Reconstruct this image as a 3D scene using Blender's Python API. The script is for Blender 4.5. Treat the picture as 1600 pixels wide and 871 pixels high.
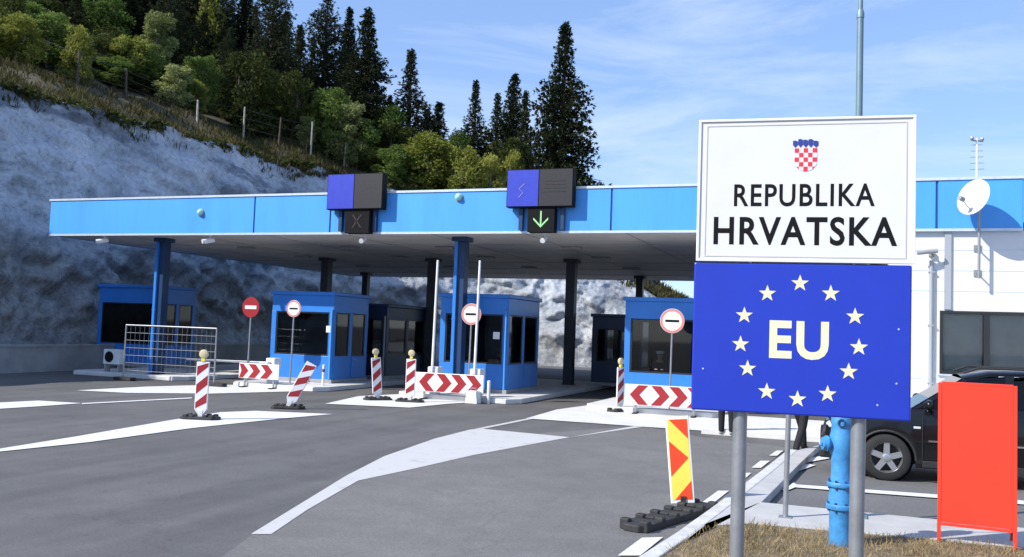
import bpy, bmesh, math, random
from mathutils import Vector, Matrix, noise
from mathutils.bvhtree import BVHTree

# ------------------------------------------------------------------ clear
for o in list(bpy.data.objects):
    bpy.data.objects.remove(o)
SC = bpy.context.scene
COL = SC.collection
R = math.radians
rnd = random.Random(7)

# ------------------------------------------------------------------ camera
F_PX, EYE = 1400.0, 2.1
YAW, PITCH, ROLL = R(20.7), math.atan(82.5 / 1400), math.atan(.036)
fwd = Vector((-math.sin(YAW) * math.cos(PITCH), math.cos(YAW) * math.cos(PITCH), math.sin(PITCH)))
rt0 = Vector((math.cos(YAW), math.sin(YAW), 0))
up0 = rt0.cross(fwd)
rt = math.cos(ROLL) * rt0 + math.sin(ROLL) * up0
up = math.cos(ROLL) * up0 - math.sin(ROLL) * rt0
cam_d = bpy.data.cameras.new('camera')
cam = bpy.data.objects.new('camera', cam_d)
COL.objects.link(cam)
M3 = Matrix((rt, up, -fwd)).transposed()
cam.matrix_world = Matrix.Translation((0, 0, EYE)) @ M3.to_4x4()
cam_d.sensor_fit = 'HORIZONTAL'
cam_d.sensor_width = 36.0
cam_d.lens = 36.0 * F_PX / 1600.0
cam_d.clip_start = 0.05
cam_d.clip_end = 6000
SC.camera = cam

# ------------------------------------------------------------------ sky, sun, exposure
SUN_EL = R(38)
SUN_TO = Vector((.70, .714, 0)).normalized()          # the way the shadows fall on the ground
to_sun = Vector((-SUN_TO.x * math.cos(SUN_EL), -SUN_TO.y * math.cos(SUN_EL), math.sin(SUN_EL)))
W = bpy.data.worlds.new('World')
SC.world = W
W.use_nodes = True
nt = W.node_tree
nt.nodes.clear()
wo = nt.nodes.new('ShaderNodeOutputWorld')
bg = nt.nodes.new('ShaderNodeBackground')
sky = nt.nodes.new('ShaderNodeTexSky')
sky.sky_type = 'NISHITA'
sky.sun_disc = False
sky.sun_elevation = SUN_EL
sky.sun_rotation = math.atan2(to_sun.x, to_sun.y)
sky.air_density = 1.0
sky.dust_density = 0.25
sky.ozone_density = 4.0
bg.inputs['Strength'].default_value = 0.15
tc = nt.nodes.new('ShaderNodeTexCoord')
mp = nt.nodes.new('ShaderNodeMapping')
mp.inputs['Scale'].default_value = (1.2, 1.6, 6.5)
mp.inputs['Rotation'].default_value = (R(14), R(-16), R(15))
nz = nt.nodes.new('ShaderNodeTexNoise')
nz.inputs['Scale'].default_value = 1.7
nz.inputs['Detail'].default_value = 7
nz.inputs['Roughness'].default_value = .62
nz.inputs['Distortion'].default_value = .5
rp = nt.nodes.new('ShaderNodeValToRGB')
rp.color_ramp.elements[0].position = .47
rp.color_ramp.elements[1].position = .74
mulc = nt.nodes.new('ShaderNodeMath'); mulc.operation = 'MULTIPLY'; mulc.inputs[1].default_value = .75
mx = nt.nodes.new('ShaderNodeMixRGB')
mx.inputs['Color2'].default_value = (3.5, 4.1, 5.1, 1)       # thin high cloud, lit by the sun
nt.links.new(tc.outputs['Generated'], mp.inputs['Vector'])
nt.links.new(mp.outputs['Vector'], nz.inputs['Vector'])
nt.links.new(nz.outputs['Fac'], rp.inputs['Fac'])
nt.links.new(rp.outputs['Color'], mulc.inputs[0])
nt.links.new(mulc.outputs[0], mx.inputs['Fac'])
veil = nt.nodes.new('ShaderNodeMixRGB')                     # thin even high veil that softens the gradient of the clear sky
veil.inputs['Fac'].default_value = .52
veil.inputs['Color2'].default_value = (1.50, 2.30, 4.30, 1)
nt.links.new(sky.outputs['Color'], veil.inputs['Color1'])
nt.links.new(veil.outputs['Color'], mx.inputs['Color1'])
nt.links.new(mx.outputs['Color'], bg.inputs['Color'])
nt.links.new(bg.outputs['Background'], wo.inputs['Surface'])

sd = bpy.data.lights.new('sun', 'SUN')
sd.energy = 3.9
sd.angle = R(.53)
sd.color = (1.0, .955, .88)
sun = bpy.data.objects.new('sun', sd)
COL.objects.link(sun)
sun.rotation_euler = (-to_sun).to_track_quat('-Z', 'Y').to_euler()
sun.location = to_sun * 100

SC.view_settings.view_transform = 'Standard'
SC.view_settings.look = 'None'
SC.view_settings.gamma = 1
SC.view_settings.use_curve_mapping = False
SC.view_settings.exposure = 0.62

# ------------------------------------------------------------------ pixel of the photograph -> point in the place
def ray(x, y):
    return fwd + (x - 800) / F_PX * rt - (y - 435.5) / F_PX * up
def at(x, y, z=0.0):
    d = ray(x, y)
    return Vector((0, 0, EYE)) + d * ((z - EYE) / d.z)
def atY(x, y, Y):
    d = ray(x, y)
    return Vector((0, 0, EYE)) + d * (Y / d.y)
def atX(x, y, X):
    d = ray(x, y)
    return Vector((0, 0, EYE)) + d * (X / d.x)

# ------------------------------------------------------------------ materials
MATS = {}
def mat(name, col, rough=.6, metal=0.0, var=0.0, scale=6.0, bump=0.0, bscale=40.0, spec=.5, col2=None, detail=5, emit=None, coat=0.0, stretch=None):
    if name in MATS:
        return MATS[name]
    m = bpy.data.materials.new(name)
    m.use_nodes = True
    t = m.node_tree
    b = t.nodes['Principled BSDF']
    b.inputs['Roughness'].default_value = rough
    b.inputs['Metallic'].default_value = metal
    b.inputs['Specular IOR Level'].default_value = spec
    b.inputs['Coat Weight'].default_value = coat
    c = (*col, 1)
    co = t.nodes.new('ShaderNodeTexCoord')
    vec = co.outputs['Object']
    if stretch:
        mpn = t.nodes.new('ShaderNodeMapping')
        mpn.inputs['Scale'].default_value = stretch
        t.links.new(vec, mpn.inputs['Vector'])
        vec = mpn.outputs['Vector']
    if var or col2:
        n = t.nodes.new('ShaderNodeTexNoise')
        n.inputs['Scale'].default_value = scale
        n.inputs['Detail'].default_value = detail
        n.inputs['Roughness'].default_value = .62
        t.links.new(vec, n.inputs['Vector'])
        r_ = t.nodes.new('ShaderNodeValToRGB')
        r_.color_ramp.elements[0].position = .33
        r_.color_ramp.elements[1].position = .67
        if col2 is None:
            r_.color_ramp.elements[0].color = (*[max(0, x * (1 - var)) for x in col], 1)
            r_.color_ramp.elements[1].color = (*[min(1, x * (1 + var)) for x in col], 1)
        else:
            r_.color_ramp.elements[0].color = c
            r_.color_ramp.elements[1].color = (*col2, 1)
        t.links.new(n.outputs['Fac'], r_.inputs['Fac'])
        t.links.new(r_.outputs['Color'], b.inputs['Base Color'])
    else:
        b.inputs['Base Color'].default_value = c
    if bump:
        n2 = t.nodes.new('ShaderNodeTexNoise')
        n2.inputs['Scale'].default_value = bscale
        n2.inputs['Detail'].default_value = 4
        t.links.new(vec, n2.inputs['Vector'])
        bp = t.nodes.new('ShaderNodeBump')
        bp.inputs['Strength'].default_value = bump
        bp.inputs['Distance'].default_value = .02
        t.links.new(n2.outputs['Fac'], bp.inputs['Height'])
        t.links.new(bp.outputs['Normal'], b.inputs['Normal'])
    if emit:
        b.inputs['Emission Color'].default_value = (*emit[0], 1)
        b.inputs['Emission Strength'].default_value = emit[1]
    MATS[name] = m
    return m

def asphalt(name, base, warm, patch=.25, streak=True):
    m = bpy.data.materials.new(name)
    m.use_nodes = True
    t = m.node_tree
    b = t.nodes['Principled BSDF']
    b.inputs['Roughness'].default_value = .88
    b.inputs['Specular IOR Level'].default_value = .3
    co = t.nodes.new('ShaderNodeTexCoord')
    def nz_(scale, detail, stretch=None, rough=.6):
        v = co.outputs['Object']
        if stretch:
            q = t.nodes.new('ShaderNodeMapping')
            q.inputs['Scale'].default_value = stretch
            q.inputs['Rotation'].default_value = (0, 0, R(-6))
            t.links.new(v, q.inputs['Vector']); v = q.outputs['Vector']
        n = t.nodes.new('ShaderNodeTexNoise')
        n.inputs['Scale'].default_value = scale
        n.inputs['Detail'].default_value = detail
        n.inputs['Roughness'].default_value = rough
        t.links.new(v, n.inputs['Vector'])
        return n.outputs['Fac']
    def ramp(f, a, bb, ca, cb):
        r_ = t.nodes.new('ShaderNodeValToRGB')
        r_.color_ramp.elements[0].position = a
        r_.color_ramp.elements[1].position = bb
        r_.color_ramp.elements[0].color = (*ca, 1)
        r_.color_ramp.elements[1].color = (*cb, 1)
        t.links.new(f, r_.inputs['Fac'])
        return r_.outputs['Color']
    def mult(a, bb, fac=1.0):
        q = t.nodes.new('ShaderNodeMixRGB'); q.blend_type = 'MULTIPLY'
        q.inputs['Fac'].default_value = fac
        t.links.new(a, q.inputs['Color1']); t.links.new(bb, q.inputs['Color2'])
        return q.outputs['Color']
    c = ramp(nz_(.35, 6), .35, .68, base, warm)
    c = mult(c, ramp(nz_(1.9, 9, None, .72), .3, .7, (1 - patch * .6,) * 3, (1 + patch * .4,) * 3))
    # oil drips and small patched spots
    c = mult(c, ramp(nz_(3.2, 3), .68, .76, (1, 1, 1), (.70,) * 3))
    c = mult(c, ramp(nz_(28, 4, None, .75), .3, .72, (.80,) * 3, (1.18,) * 3))
    if streak:   # tyre polished and tyre darkened bands along the lanes
        c = mult(c, ramp(nz_(1.0, 4, (1.3, .05, 1)), .38, .62, (.87,) * 3, (1.07,) * 3))
    c = mult(c, ramp(nz_(85, 3, None, .85), .3, .75, (.62,) * 3, (1.38,) * 3))
    # hairline cracks and seams
    vo = t.nodes.new('ShaderNodeTexVoronoi'); vo.feature = 'DISTANCE_TO_EDGE'
    vo.inputs['Scale'].default_value = .22
    wv = t.nodes.new('ShaderNodeMixRGB'); wv.inputs['Fac'].default_value = .5
    nn = t.nodes.new('ShaderNodeTexNoise'); nn.inputs['Scale'].default_value = 1.1; nn.inputs['Detail'].default_value = 6
    t.links.new(co.outputs['Object'], nn.inputs['Vector'])
    ad = t.nodes.new('ShaderNodeVectorMath'); ad.operation = 'MULTIPLY_ADD'
    ad.inputs[1].default_value = (1.6, 1.6, 0)
    t.links.new(nn.outputs['Color'], ad.inputs[0]); t.links.new(co.outputs['Object'], ad.inputs[2])
    t.links.new(ad.outputs[0], vo.inputs['Vector'])
    c = mult(c, ramp(vo.outputs['Distance'], .0015, .006, (.88,) * 3, (1,) * 3))
    t.links.new(c, b.inputs['Base Color'])
    bp = t.nodes.new('ShaderNodeBump'); bp.inputs['Strength'].default_value = .35; bp.inputs['Distance'].default_value = .01
    t.links.new(nz_(90, 3), bp.inputs['Height'])
    t.links.new(bp.outputs['Normal'], b.inputs['Normal'])
    return m

def worn_paint(name, col, under, wear=.42, scale=3.0):
    """Road paint with scuffed holes that let the asphalt show."""
    m = bpy.data.materials.new(name); m.use_nodes = True
    t = m.node_tree; b = t.nodes['Principled BSDF']
    b.inputs['Roughness'].default_value = .75
    co = t.nodes.new('ShaderNodeTexCoord')
    n = t.nodes.new('ShaderNodeTexNoise'); n.inputs['Scale'].default_value = scale; n.inputs['Detail'].default_value = 9; n.inputs['Roughness'].default_value = .75
    t.links.new(co.outputs['Object'], n.inputs['Vector'])
    r_ = t.nodes.new('ShaderNodeValToRGB')
    r_.color_ramp.elements[0].position = wear - .09; r_.color_ramp.elements[0].color = (*under, 1)
    r_.color_ramp.elements[1].position = wear + .12; r_.color_ramp.elements[1].color = (*col, 1)
    t.links.new(n.outputs['Fac'], r_.inputs['Fac'])
    t.links.new(r_.outputs['Color'], b.inputs['Base Color'])
    return m

def leafmat(name, dark, light, trans=.25, scale=.9):
    m = bpy.data.materials.new(name); m.use_nodes = True
    t = m.node_tree; t.nodes.clear()
    o = t.nodes.new('ShaderNodeOutputMaterial')
    co = t.nodes.new('ShaderNodeTexCoord')
    n = t.nodes.new('ShaderNodeTexNoise'); n.inputs['Scale'].default_value = scale; n.inputs['Detail'].default_value = 4
    t.links.new(co.outputs['Object'], n.inputs['Vector'])
    oi = t.nodes.new('ShaderNodeObjectInfo')
    a = t.nodes.new('ShaderNodeMath'); a.operation = 'MULTIPLY_ADD'; a.inputs[1].default_value = .35; 
    t.links.new(oi.outputs['Random'], a.inputs[0]); 
    s = t.nodes.new('ShaderNodeMath'); s.operation = 'SUBTRACT'; s.inputs[1].default_value = .17
    t.links.new(n.outputs['Fac'], s.inputs[0]); t.links.new(s.outputs[0], a.inputs[2])
    r_ = t.nodes.new('ShaderNodeValToRGB')
    r_.color_ramp.elements[0].position = .3; r_.color_ramp.elements[0].color = (*dark, 1)
    r_.color_ramp.elements[1].position = .7; r_.color_ramp.elements[1].color = (*light, 1)
    t.links.new(a.outputs[0], r_.inputs['Fac'])
    d = t.nodes.new('ShaderNodeBsdfDiffuse'); tr = t.nodes.new('ShaderNodeBsdfTranslucent')
    mxs = t.nodes.new('ShaderNodeMixShader'); mxs.inputs['Fac'].default_value = trans
    t.links.new(r_.outputs['Color'], d.inputs['Color']); t.links.new(r_.outputs['Color'], tr.inputs['Color'])
    t.links.new(d.outputs[0], mxs.inputs[1]); t.links.new(tr.outputs[0], mxs.inputs[2])
    t.links.new(mxs.outputs[0], o.inputs['Surface'])
    return m

def glassmat(name, tint, rough=.03):
    m = bpy.data.materials.new(name); m.use_nodes = True
    t = m.node_tree; t.nodes.clear()
    o = t.nodes.new('ShaderNodeOutputMaterial')
    tr = t.nodes.new('ShaderNodeBsdfTransparent'); tr.inputs['Color'].default_value = (*tint, 1)
    gl = t.nodes.new('ShaderNodeBsdfGlossy'); gl.inputs['Roughness'].default_value = rough
    fr = t.nodes.new('ShaderNodeFresnel'); fr.inputs['IOR'].default_value = 1.5
    mxs = t.nodes.new('ShaderNodeMixShader')
    t.links.new(fr.outputs[0], mxs.inputs['Fac']); t.links.new(tr.outputs[0], mxs.inputs[1]); t.links.new(gl.outputs[0], mxs.inputs[2])
    t.links.new(mxs.outputs[0], o.inputs['Surface'])
    return m

def rockmat():
    m = bpy.data.materials.new('cut limestone'); m.use_nodes = True
    t = m.node_tree; b = t.nodes['Principled BSDF']
    b.inputs['Roughness'].default_value = .9; b.inputs['Specular IOR Level'].default_value = .2
    co = t.nodes.new('ShaderNodeTexCoord')
    def N(scale, det, rough=.6, st=(1, 1, 1)):
        q = t.nodes.new('ShaderNodeMapping'); q.inputs['Scale'].default_value = st
        t.links.new(co.outputs['Object'], q.inputs['Vector'])
        n = t.nodes.new('ShaderNodeTexNoise'); n.inputs['Scale'].default_value = scale; n.inputs['Detail'].default_value = det; n.inputs['Roughness'].default_value = rough
        t.links.new(q.outputs['Vector'], n.inputs['Vector']); return n.outputs['Fac']
    def Rm(f, stops):
        r_ = t.nodes.new('ShaderNodeValToRGB')
        while len(r_.color_ramp.elements) < len(stops): r_.color_ramp.elements.new(.5)
        for e, (p, c) in zip(r_.color_ramp.elements, stops):
            e.position = p; e.color = (*c, 1)
        t.links.new(f, r_.inputs['Fac']); return r_.outputs['Color']
    def mixn(a, bb, f=None, mode='MIX', fac=1.0):
        q = t.nodes.new('ShaderNodeMixRGB'); q.blend_type = mode; q.inputs['Fac'].default_value = fac
        if f: t.links.new(f, q.inputs['Fac'])
        t.links.new(a, q.inputs['Color1']); t.links.new(bb, q.inputs['Color2']); return q.outputs['Color']
    pale = Rm(N(.20, 8, .60, (1, 1, 1.9)), [(.36, (.17, .195, .235)), (.46, (.40, .44, .50)), (.62, (.54, .58, .64))])  # bluish tint of the shaded face is put into the stone colours
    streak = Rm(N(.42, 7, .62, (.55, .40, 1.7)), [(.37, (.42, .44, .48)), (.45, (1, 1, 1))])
    dirt = Rm(N(.75, 10, .72), [(.32, (.18, .185, .185)), (.54, (.37, .38, .39)), (.7, (.52, .53, .54))])
    # dirt, roots and weeds sit low on the face, bare stone above
    sep = t.nodes.new('ShaderNodeSeparateXYZ'); t.links.new(co.outputs['Object'], sep.inputs[0])
    ad = t.nodes.new('ShaderNodeMath'); ad.operation = 'MULTIPLY_ADD'; ad.inputs[1].default_value = 9.0
    t.links.new(N(.22, 6), ad.inputs[0]); t.links.new(sep.outputs['Z'], ad.inputs[2])
    mr = t.nodes.new('ShaderNodeMapRange'); mr.inputs['From Min'].default_value = 7.0; mr.inputs['From Max'].default_value = 12.0
    t.links.new(ad.outputs[0], mr.inputs['Value'])
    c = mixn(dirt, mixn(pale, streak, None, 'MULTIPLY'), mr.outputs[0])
    c = mixn(c, Rm(N(1.3, 8, .75), [(.32, (.62, .62, .64)), (.44, (1, 1, 1))]), None, 'MULTIPLY')
    c = mixn(c, Rm(N(4.5, 8, .78), [(.32, (.58, .58, .60)), (.5, (1, 1, 1)), (.7, (1.25, 1.25, 1.25))]), None, 'MULTIPLY')
    # open cracks of the blasted face
    vo = t.nodes.new('ShaderNodeTexVoronoi'); vo.feature = 'DISTANCE_TO_EDGE'; vo.inputs['Scale'].default_value = .42
    qq = t.nodes.new('ShaderNodeMapping'); qq.inputs['Scale'].default_value = (1, .8, 1.5); qq.inputs['Rotation'].default_value = (R(24), R(8), 0)
    nn = t.nodes.new('ShaderNodeTexNoise'); nn.inputs['Scale'].default_value = .9; nn.inputs['Detail'].default_value = 7
    am = t.nodes.new('ShaderNodeVectorMath'); am.operation = 'MULTIPLY_ADD'; am.inputs[1].default_value = (1.5, 1.5, 1.5)
    t.links.new(co.outputs['Object'], nn.inputs['Vector']); t.links.new(nn.outputs['Color'], am.inputs[0]); t.links.new(co.outputs['Object'], am.inputs[2])
    t.links.new(am.outputs[0], qq.inputs['Vector']); t.links.new(qq.outputs['Vector'], vo.inputs['Vector'])
    c = mixn(c, Rm(vo.outputs['Distance'], [(.002, (.72, .72, .74)), (.014, (1, 1, 1))]), None, 'MULTIPLY')
    t.links.new(c, b.inputs['Base Color'])
    bp = t.nodes.new('ShaderNodeBump'); bp.inputs['Strength'].default_value = .9; bp.inputs['Distance'].default_value = .30
    t.links.new(N(1.1, 10, .7), bp.inputs['Height']); t.links.new(bp.outputs['Normal'], b.inputs['Normal'])
    return m

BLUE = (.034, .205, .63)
M = dict(
    fascia=mat('canopy blue cladding', (.075, .345, .84), .42, var=.07, scale=1.2, spec=.4, stretch=(1, 1, .18), bump=.12, bscale=1.6),
    fasciajoint=mat('dark blue joint', (.02, .11, .36), .5),
    trim=mat('pale metal trim', (.62, .68, .74), .35, .3, var=.08),
    soffit=mat('soffit grey panel', (.55, .52, .48), .6, var=.14, scale=.7),
    roof=mat('roof membrane', (.38, .38, .38), .8, var=.15),
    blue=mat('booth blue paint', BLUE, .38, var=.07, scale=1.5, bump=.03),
    bluedark=mat('column blue darkened as shade', (.012, .042, .115), .4, var=.1, scale=2), blueshaded=mat('booth blue darkened as shade', (.010, .030, .085), .45, var=.1),
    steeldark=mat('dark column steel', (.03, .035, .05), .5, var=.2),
    glass=glassmat('booth glass', (.72, .75, .77)), clearglass=glassmat('office window glass', (.86, .88, .88)),
    dglass=glassmat('tinted car glass', (.05, .055, .06)),
    interior=mat('booth interior', (.022, .022, .025), .8, var=.2),
    white=mat('white paint', (.80, .80, .79), .45, var=.04, scale=4),
    signwhite=mat('white reflective sheeting', (.73, .725, .735), .42, var=.025, scale=2.2),
    signgrey=mat('grey sign line', (.60, .57, .59), .5),
    black=mat('black paint', (.010, .010, .011), .8, spec=.15),
    signblue=mat('blue reflective sheeting', (.016, .042, .46), .36, var=.05, scale=2.5),
    star=mat('pale star sheeting', (.80, .76, .50), .5),
    cream=mat('cream letter sheeting', (.84, .80, .52), .5),
    red=mat('red sheeting', (.31, .015, .022), .42, var=.08),
    shield=mat('red enamel', (.72, .04, .06), .45),
    crown=mat('blue enamel', (.03, .05, .28), .5),
    zinc=mat('galvanised steel', (.34, .35, .37), .42, .55, var=.12, scale=9, bump=.05),
    pole=mat('grey green pole paint', (.17, .26, .30), .45, .2, var=.1),
    rubber=mat('black rubber', (.030, .030, .031), .75, var=.35, scale=12, bump=.2),
    amber=mat('yellow lamp lens', (.62, .52, .30), .25, coat=.5),
    yellow=mat('yellow sheeting', (.88, .70, .10), .45, var=.05),
    orange=mat('orange red sheeting', (.80, .065, .018), .45, var=.05),
    redboard=mat('red painted board', (.84, .050, .022), .5, var=.06, scale=2.5, stretch=(1, 1, .4), bump=.06, bscale=3),
    hydrant=mat('hydrant blue paint', (.060, .28, .60), .5, var=.22, scale=9, bump=.2, bscale=55),
    hydrantdark=mat('hydrant dark bolt', (.02, .07, .18), .5),
    kerb=mat('kerb concrete', (.56, .55, .53), .85, var=.16, scale=5, bump=.25),
    pave=mat('pavement concrete', (.46, .45, .44), .88, var=.10, scale=2.5, bump=.2, bscale=60),
    slab=mat('white island concrete', (.66, .65, .63), .85, var=.10, scale=1.5, bump=.15),
    wallc=mat('retaining wall concrete', (.36, .365, .37), .85, var=.18, scale=1.2, bump=.2),
    soil=mat('dry soil', (.17, .13, .085), .95, var=.35, scale=8, bump=.5, bscale=25),
    hillsoil=mat('hillside soil and dry grass', (.030, .027, .016), .95, scale=.5, col2=(.085, .072, .040), bump=.5, bscale=3),
    clad=mat('white metal cladding', (.70, .70, .71), .4, var=.025, scale=.8),
    frame=mat('black window frame', (.02, .021, .023), .4),
    blind=mat('pale window blind', (.50, .51, .50), .7, var=.1, scale=2),
    pipe=mat('grey downpipe', (.42, .44, .47), .4, .3),
    carpaint=mat('black car paint', (.004, .004, .005), .25, coat=.35, spec=.35),
    plastic=mat('black plastic trim', (.018, .018, .019), .6),
    alloy=mat('silver alloy', (.55, .56, .57), .3, .85),
    chrome=mat('chrome strip', (.7, .7, .7), .15, 1.0),
    tyre=mat('tyre rubber', (.018, .018, .018), .8, var=.2),
    lampglass=mat('lamp glass', (.6, .62, .62), .1, spec=.8),
    redlamp=mat('red lamp glass', (.35, .01, .01), .2),
    led=mat('black display panel', (.020, .018, .022), .45, var=.3, scale=20),
    ledblue=mat('blue display panel', (.030, .050, .46), .40, var=.08, scale=5),
    green=mat('green signal leds', (.2, .5, .2), .4, emit=((.55, .95, .42), .20)),
    redled=mat('unlit red signal leds', (.030, .010, .010), .5),
    grey=mat('grey paint', (.30, .31, .32), .5, var=.1),
    skin=mat('skin', (.52, .30, .21), .55),
    cloth=mat('dark trouser cloth', (.012, .012, .016), .85, var=.25, scale=14),
    jacket=mat('dark jacket cloth', (.016, .018, .024), .85, var=.25, scale=10),
    uniform=mat('navy uniform cloth', (.012, .016, .035), .8, var=.2, scale=10),
    shoe=mat('pale shoe leather', (.55, .53, .50), .6),
    darkshoe=mat('black shoe leather', (.012, .012, .012), .5),
    hair=mat('dark hair', (.020, .014, .010), .7),
    eye=mat('eye dark', (.02, .015, .012), .3),
    lip=mat('lips', (.36, .13, .11), .5),
    bark=mat('bark', (.085, .065, .05), .9, var=.35, scale=6, bump=.5),
    palebark=mat('pale bark', (.30, .27, .22), .9, var=.3, scale=6),
    postwood=mat('weathered pale post', (.38, .35, .29), .85, var=.2),
    wire=mat('fence wire', (.10, .10, .10), .5, .5),
    needle=leafmat('conifer needles', (.020, .029, .015), (.100, .112, .054), .16),
    needle2=leafmat('dark cypress needles', (.015, .023, .013), (.064, .077, .040), .13),
    leafolive=leafmat('olive leaves', (.15, .18, .034), (.40, .40, .10), .38),
    leafgreen=leafmat('green leaves', (.070, .115, .028), (.21, .29, .075), .36),
    leafpale=leafmat('pale grey green leaves', (.14, .17, .058), (.34, .37, .15), .36),
    leafdark=leafmat('dark green leaves', (.030, .042, .014), (.105, .125, .038), .27),
    blade=leafmat('dry grass blades', (.16, .115, .050), (.46, .36, .19), .25, 9),
    bladegreen=leafmat('tired green grass blades', (.040, .040, .016), (.135, .115, .050), .2, 1.1),
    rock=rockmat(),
    asphalt=asphalt('asphalt', (.122, .119, .118), (.160, .155, .152), .20),
    oldasphalt=asphalt('worn asphalt', (.166, .159, .154), (.210, .200, .192), .22, False),
    parkasphalt=asphalt('parking asphalt', (.155, .151, .150), (.19, .186, .183), .16, False),
    paint=worn_paint('road paint', (.70, .69, .68), (.30, .29, .29), .33, 5.0),
    paintdusty=worn_paint('dusty road paint', (.54, .525, .515), (.32, .31, .305), .33, 2.6),
)

# ------------------------------------------------------------------ mesh builder
class MB:
    def __init__(s): s.v = []; s.f = []; s.mi = []; s.m = None
    def add(s, vs, fs, mi=0):
        k = len(s.v)
        if s.m is not None: vs = [s.m @ Vector(p) for p in vs]
        s.v += [tuple(p) for p in vs]
        s.f += [tuple(i + k for i in f) for f in fs]
        s.mi += [mi] * len(fs)
        return s
    def box(s, x0, x1, y0, y1, z0, z1, mi=0):
        return s.add([(x0, y0, z0), (x1, y0, z0), (x1, y1, z0), (x0, y1, z0), (x0, y0, z1), (x1, y0, z1), (x1, y1, z1), (x0, y1, z1)],
                     [(0, 3, 2, 1), (4, 5, 6, 7), (0, 1, 5, 4), (1, 2, 6, 5), (2, 3, 7, 6), (3, 0, 4, 7)], mi)
    def tube(s, p0, p1, r0, r1=None, n=12, mi=0, cap=True):
        p0 = Vector(p0); p1 = Vector(p1); r1 = r0 if r1 is None else r1
        d = (p1 - p0).normalized()
        a = d.orthogonal().normalized(); b = d.cross(a)
        vs = []
        for p, r in ((p0, r0), (p1, r1)):
            for i in range(n):
                t = 2 * math.pi * i / n
                vs.append(p + r * (math.cos(t) * a + math.sin(t) * b))
        fs = [(i, (i + 1) % n, n + (i + 1) % n, n + i) for i in range(n)]
        if cap: fs += [tuple(range(n))[::-1], tuple(range(n, 2 * n))]
        return s.add(vs, fs, mi)
    def path(s, pts, r, n=8, mi=0):
        for a, b in zip(pts[:-1], pts[1:]): s.tube(a, b, r, r, n, mi)
        return s
    def lathe(s, prof, n=24, mi=0, axis='z', c=(0, 0, 0), caps=True):
        """prof: list of (radius, height) along the axis."""
        vs = []
        for r, h in prof:
            for i in range(n):
                t = 2 * math.pi * i / n
                x, y = r * math.cos(t), r * math.sin(t)
                p = {'z': (x, y, h), 'y': (x, h, y), 'x': (h, x, y)}[axis]
                vs.append((p[0] + c[0], p[1] + c[1], p[2] + c[2]))
        fs = []
        for k in range(len(prof) - 1):
            for i in range(n):
                j = (i + 1) % n
                fs.append((k * n + i, k * n + j, (k + 1) * n + j, (k + 1) * n + i))
        if caps and prof[0][0] > 1e-6: fs.append(tuple(range(n)))
        if caps and prof[-1][0] > 1e-6: fs.append(tuple((len(prof) - 1) * n + i for i in range(n)))
        return s.add(vs, fs, mi)
    def ball(s, c, r, n=14, mi=0, sc=(1, 1, 1)):
        vs = []; fs = []; k = n // 2
        for i in range(k + 1):
            ph = math.pi * i / k
            for j in range(n):
                t = 2 * math.pi * j / n
                vs.append((c[0] + r * sc[0] * math.sin(ph) * math.cos(t), c[1] + r * sc[1] * math.sin(ph) * math.sin(t), c[2] + r * sc[2] * math.cos(ph)))
        for i in range(k):
            for j in range(n):
                fs.append((i * n + j, (i + 1) * n + j, (i + 1) * n + (j + 1) % n, i * n + (j + 1) % n))
        return s.add(vs, fs, mi)
    def prism(s, poly, z0, z1, mi=0, axis='z'):
        n = len(poly)
        def P(a, b, h): return {'z': (a, b, h), 'y': (a, h, b), 'x': (h, a, b)}[axis]
        vs = [P(*p, z0) for p in poly] + [P(*p, z1) for p in poly]
        fs = [tuple(range(n))[::-1], tuple(range(n, 2 * n))] + [(i, (i + 1) % n, n + (i + 1) % n, n + i) for i in range(n)]
        return s.add(vs, fs, mi)
    def build(s, name, mats, parent=None, smooth=None, bevel=0.0, loc=None):
        if not isinstance(mats, (list, tuple)): mats = [mats]
        me = bpy.data.meshes.new(name)
        me.from_pydata(s.v, [], s.f)
        for m in mats: me.materials.append(m)
        if len(mats) > 1: me.polygons.foreach_set('material_index', s.mi)
        bm = bmesh.new(); bm.from_mesh(me)
        bmesh.ops.remove_doubles(bm, verts=bm.verts, dist=1e-5)
        bmesh.ops.recalc_face_normals(bm, faces=bm.faces)
        if smooth is not None:
            for f in bm.faces: f.smooth = True
            for e in bm.edges:
                if len(e.link_faces) == 2 and e.calc_face_angle(0) > R(smooth): e.smooth = False
        bm.to_mesh(me); bm.free()
        o = bpy.data.objects.new(name, me)
        COL.objects.link(o)
        if parent is not None: o.parent = parent
        if loc is not None: o.location = loc
        if bevel:
            bv = o.modifiers.new('bevel', 'BEVEL'); bv.width = bevel; bv.segments = 2; bv.limit_method = 'ANGLE'; bv.angle_limit = R(40)
        return o

def raw(name, verts, faces, m, parent=None, smooth=False, mis=None):
    me = bpy.data.meshes.new(name)
    me.from_pydata(verts, [], faces)
    for q in (m if isinstance(m, (list, tuple)) else [m]): me.materials.append(q)
    if mis: me.polygons.foreach_set('material_index', mis)
    if smooth: me.polygons.foreach_set('use_smooth', [True] * len(faces))
    o = bpy.data.objects.new(name, me); COL.objects.link(o)
    if parent is not None: o.parent = parent
    return o

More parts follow.
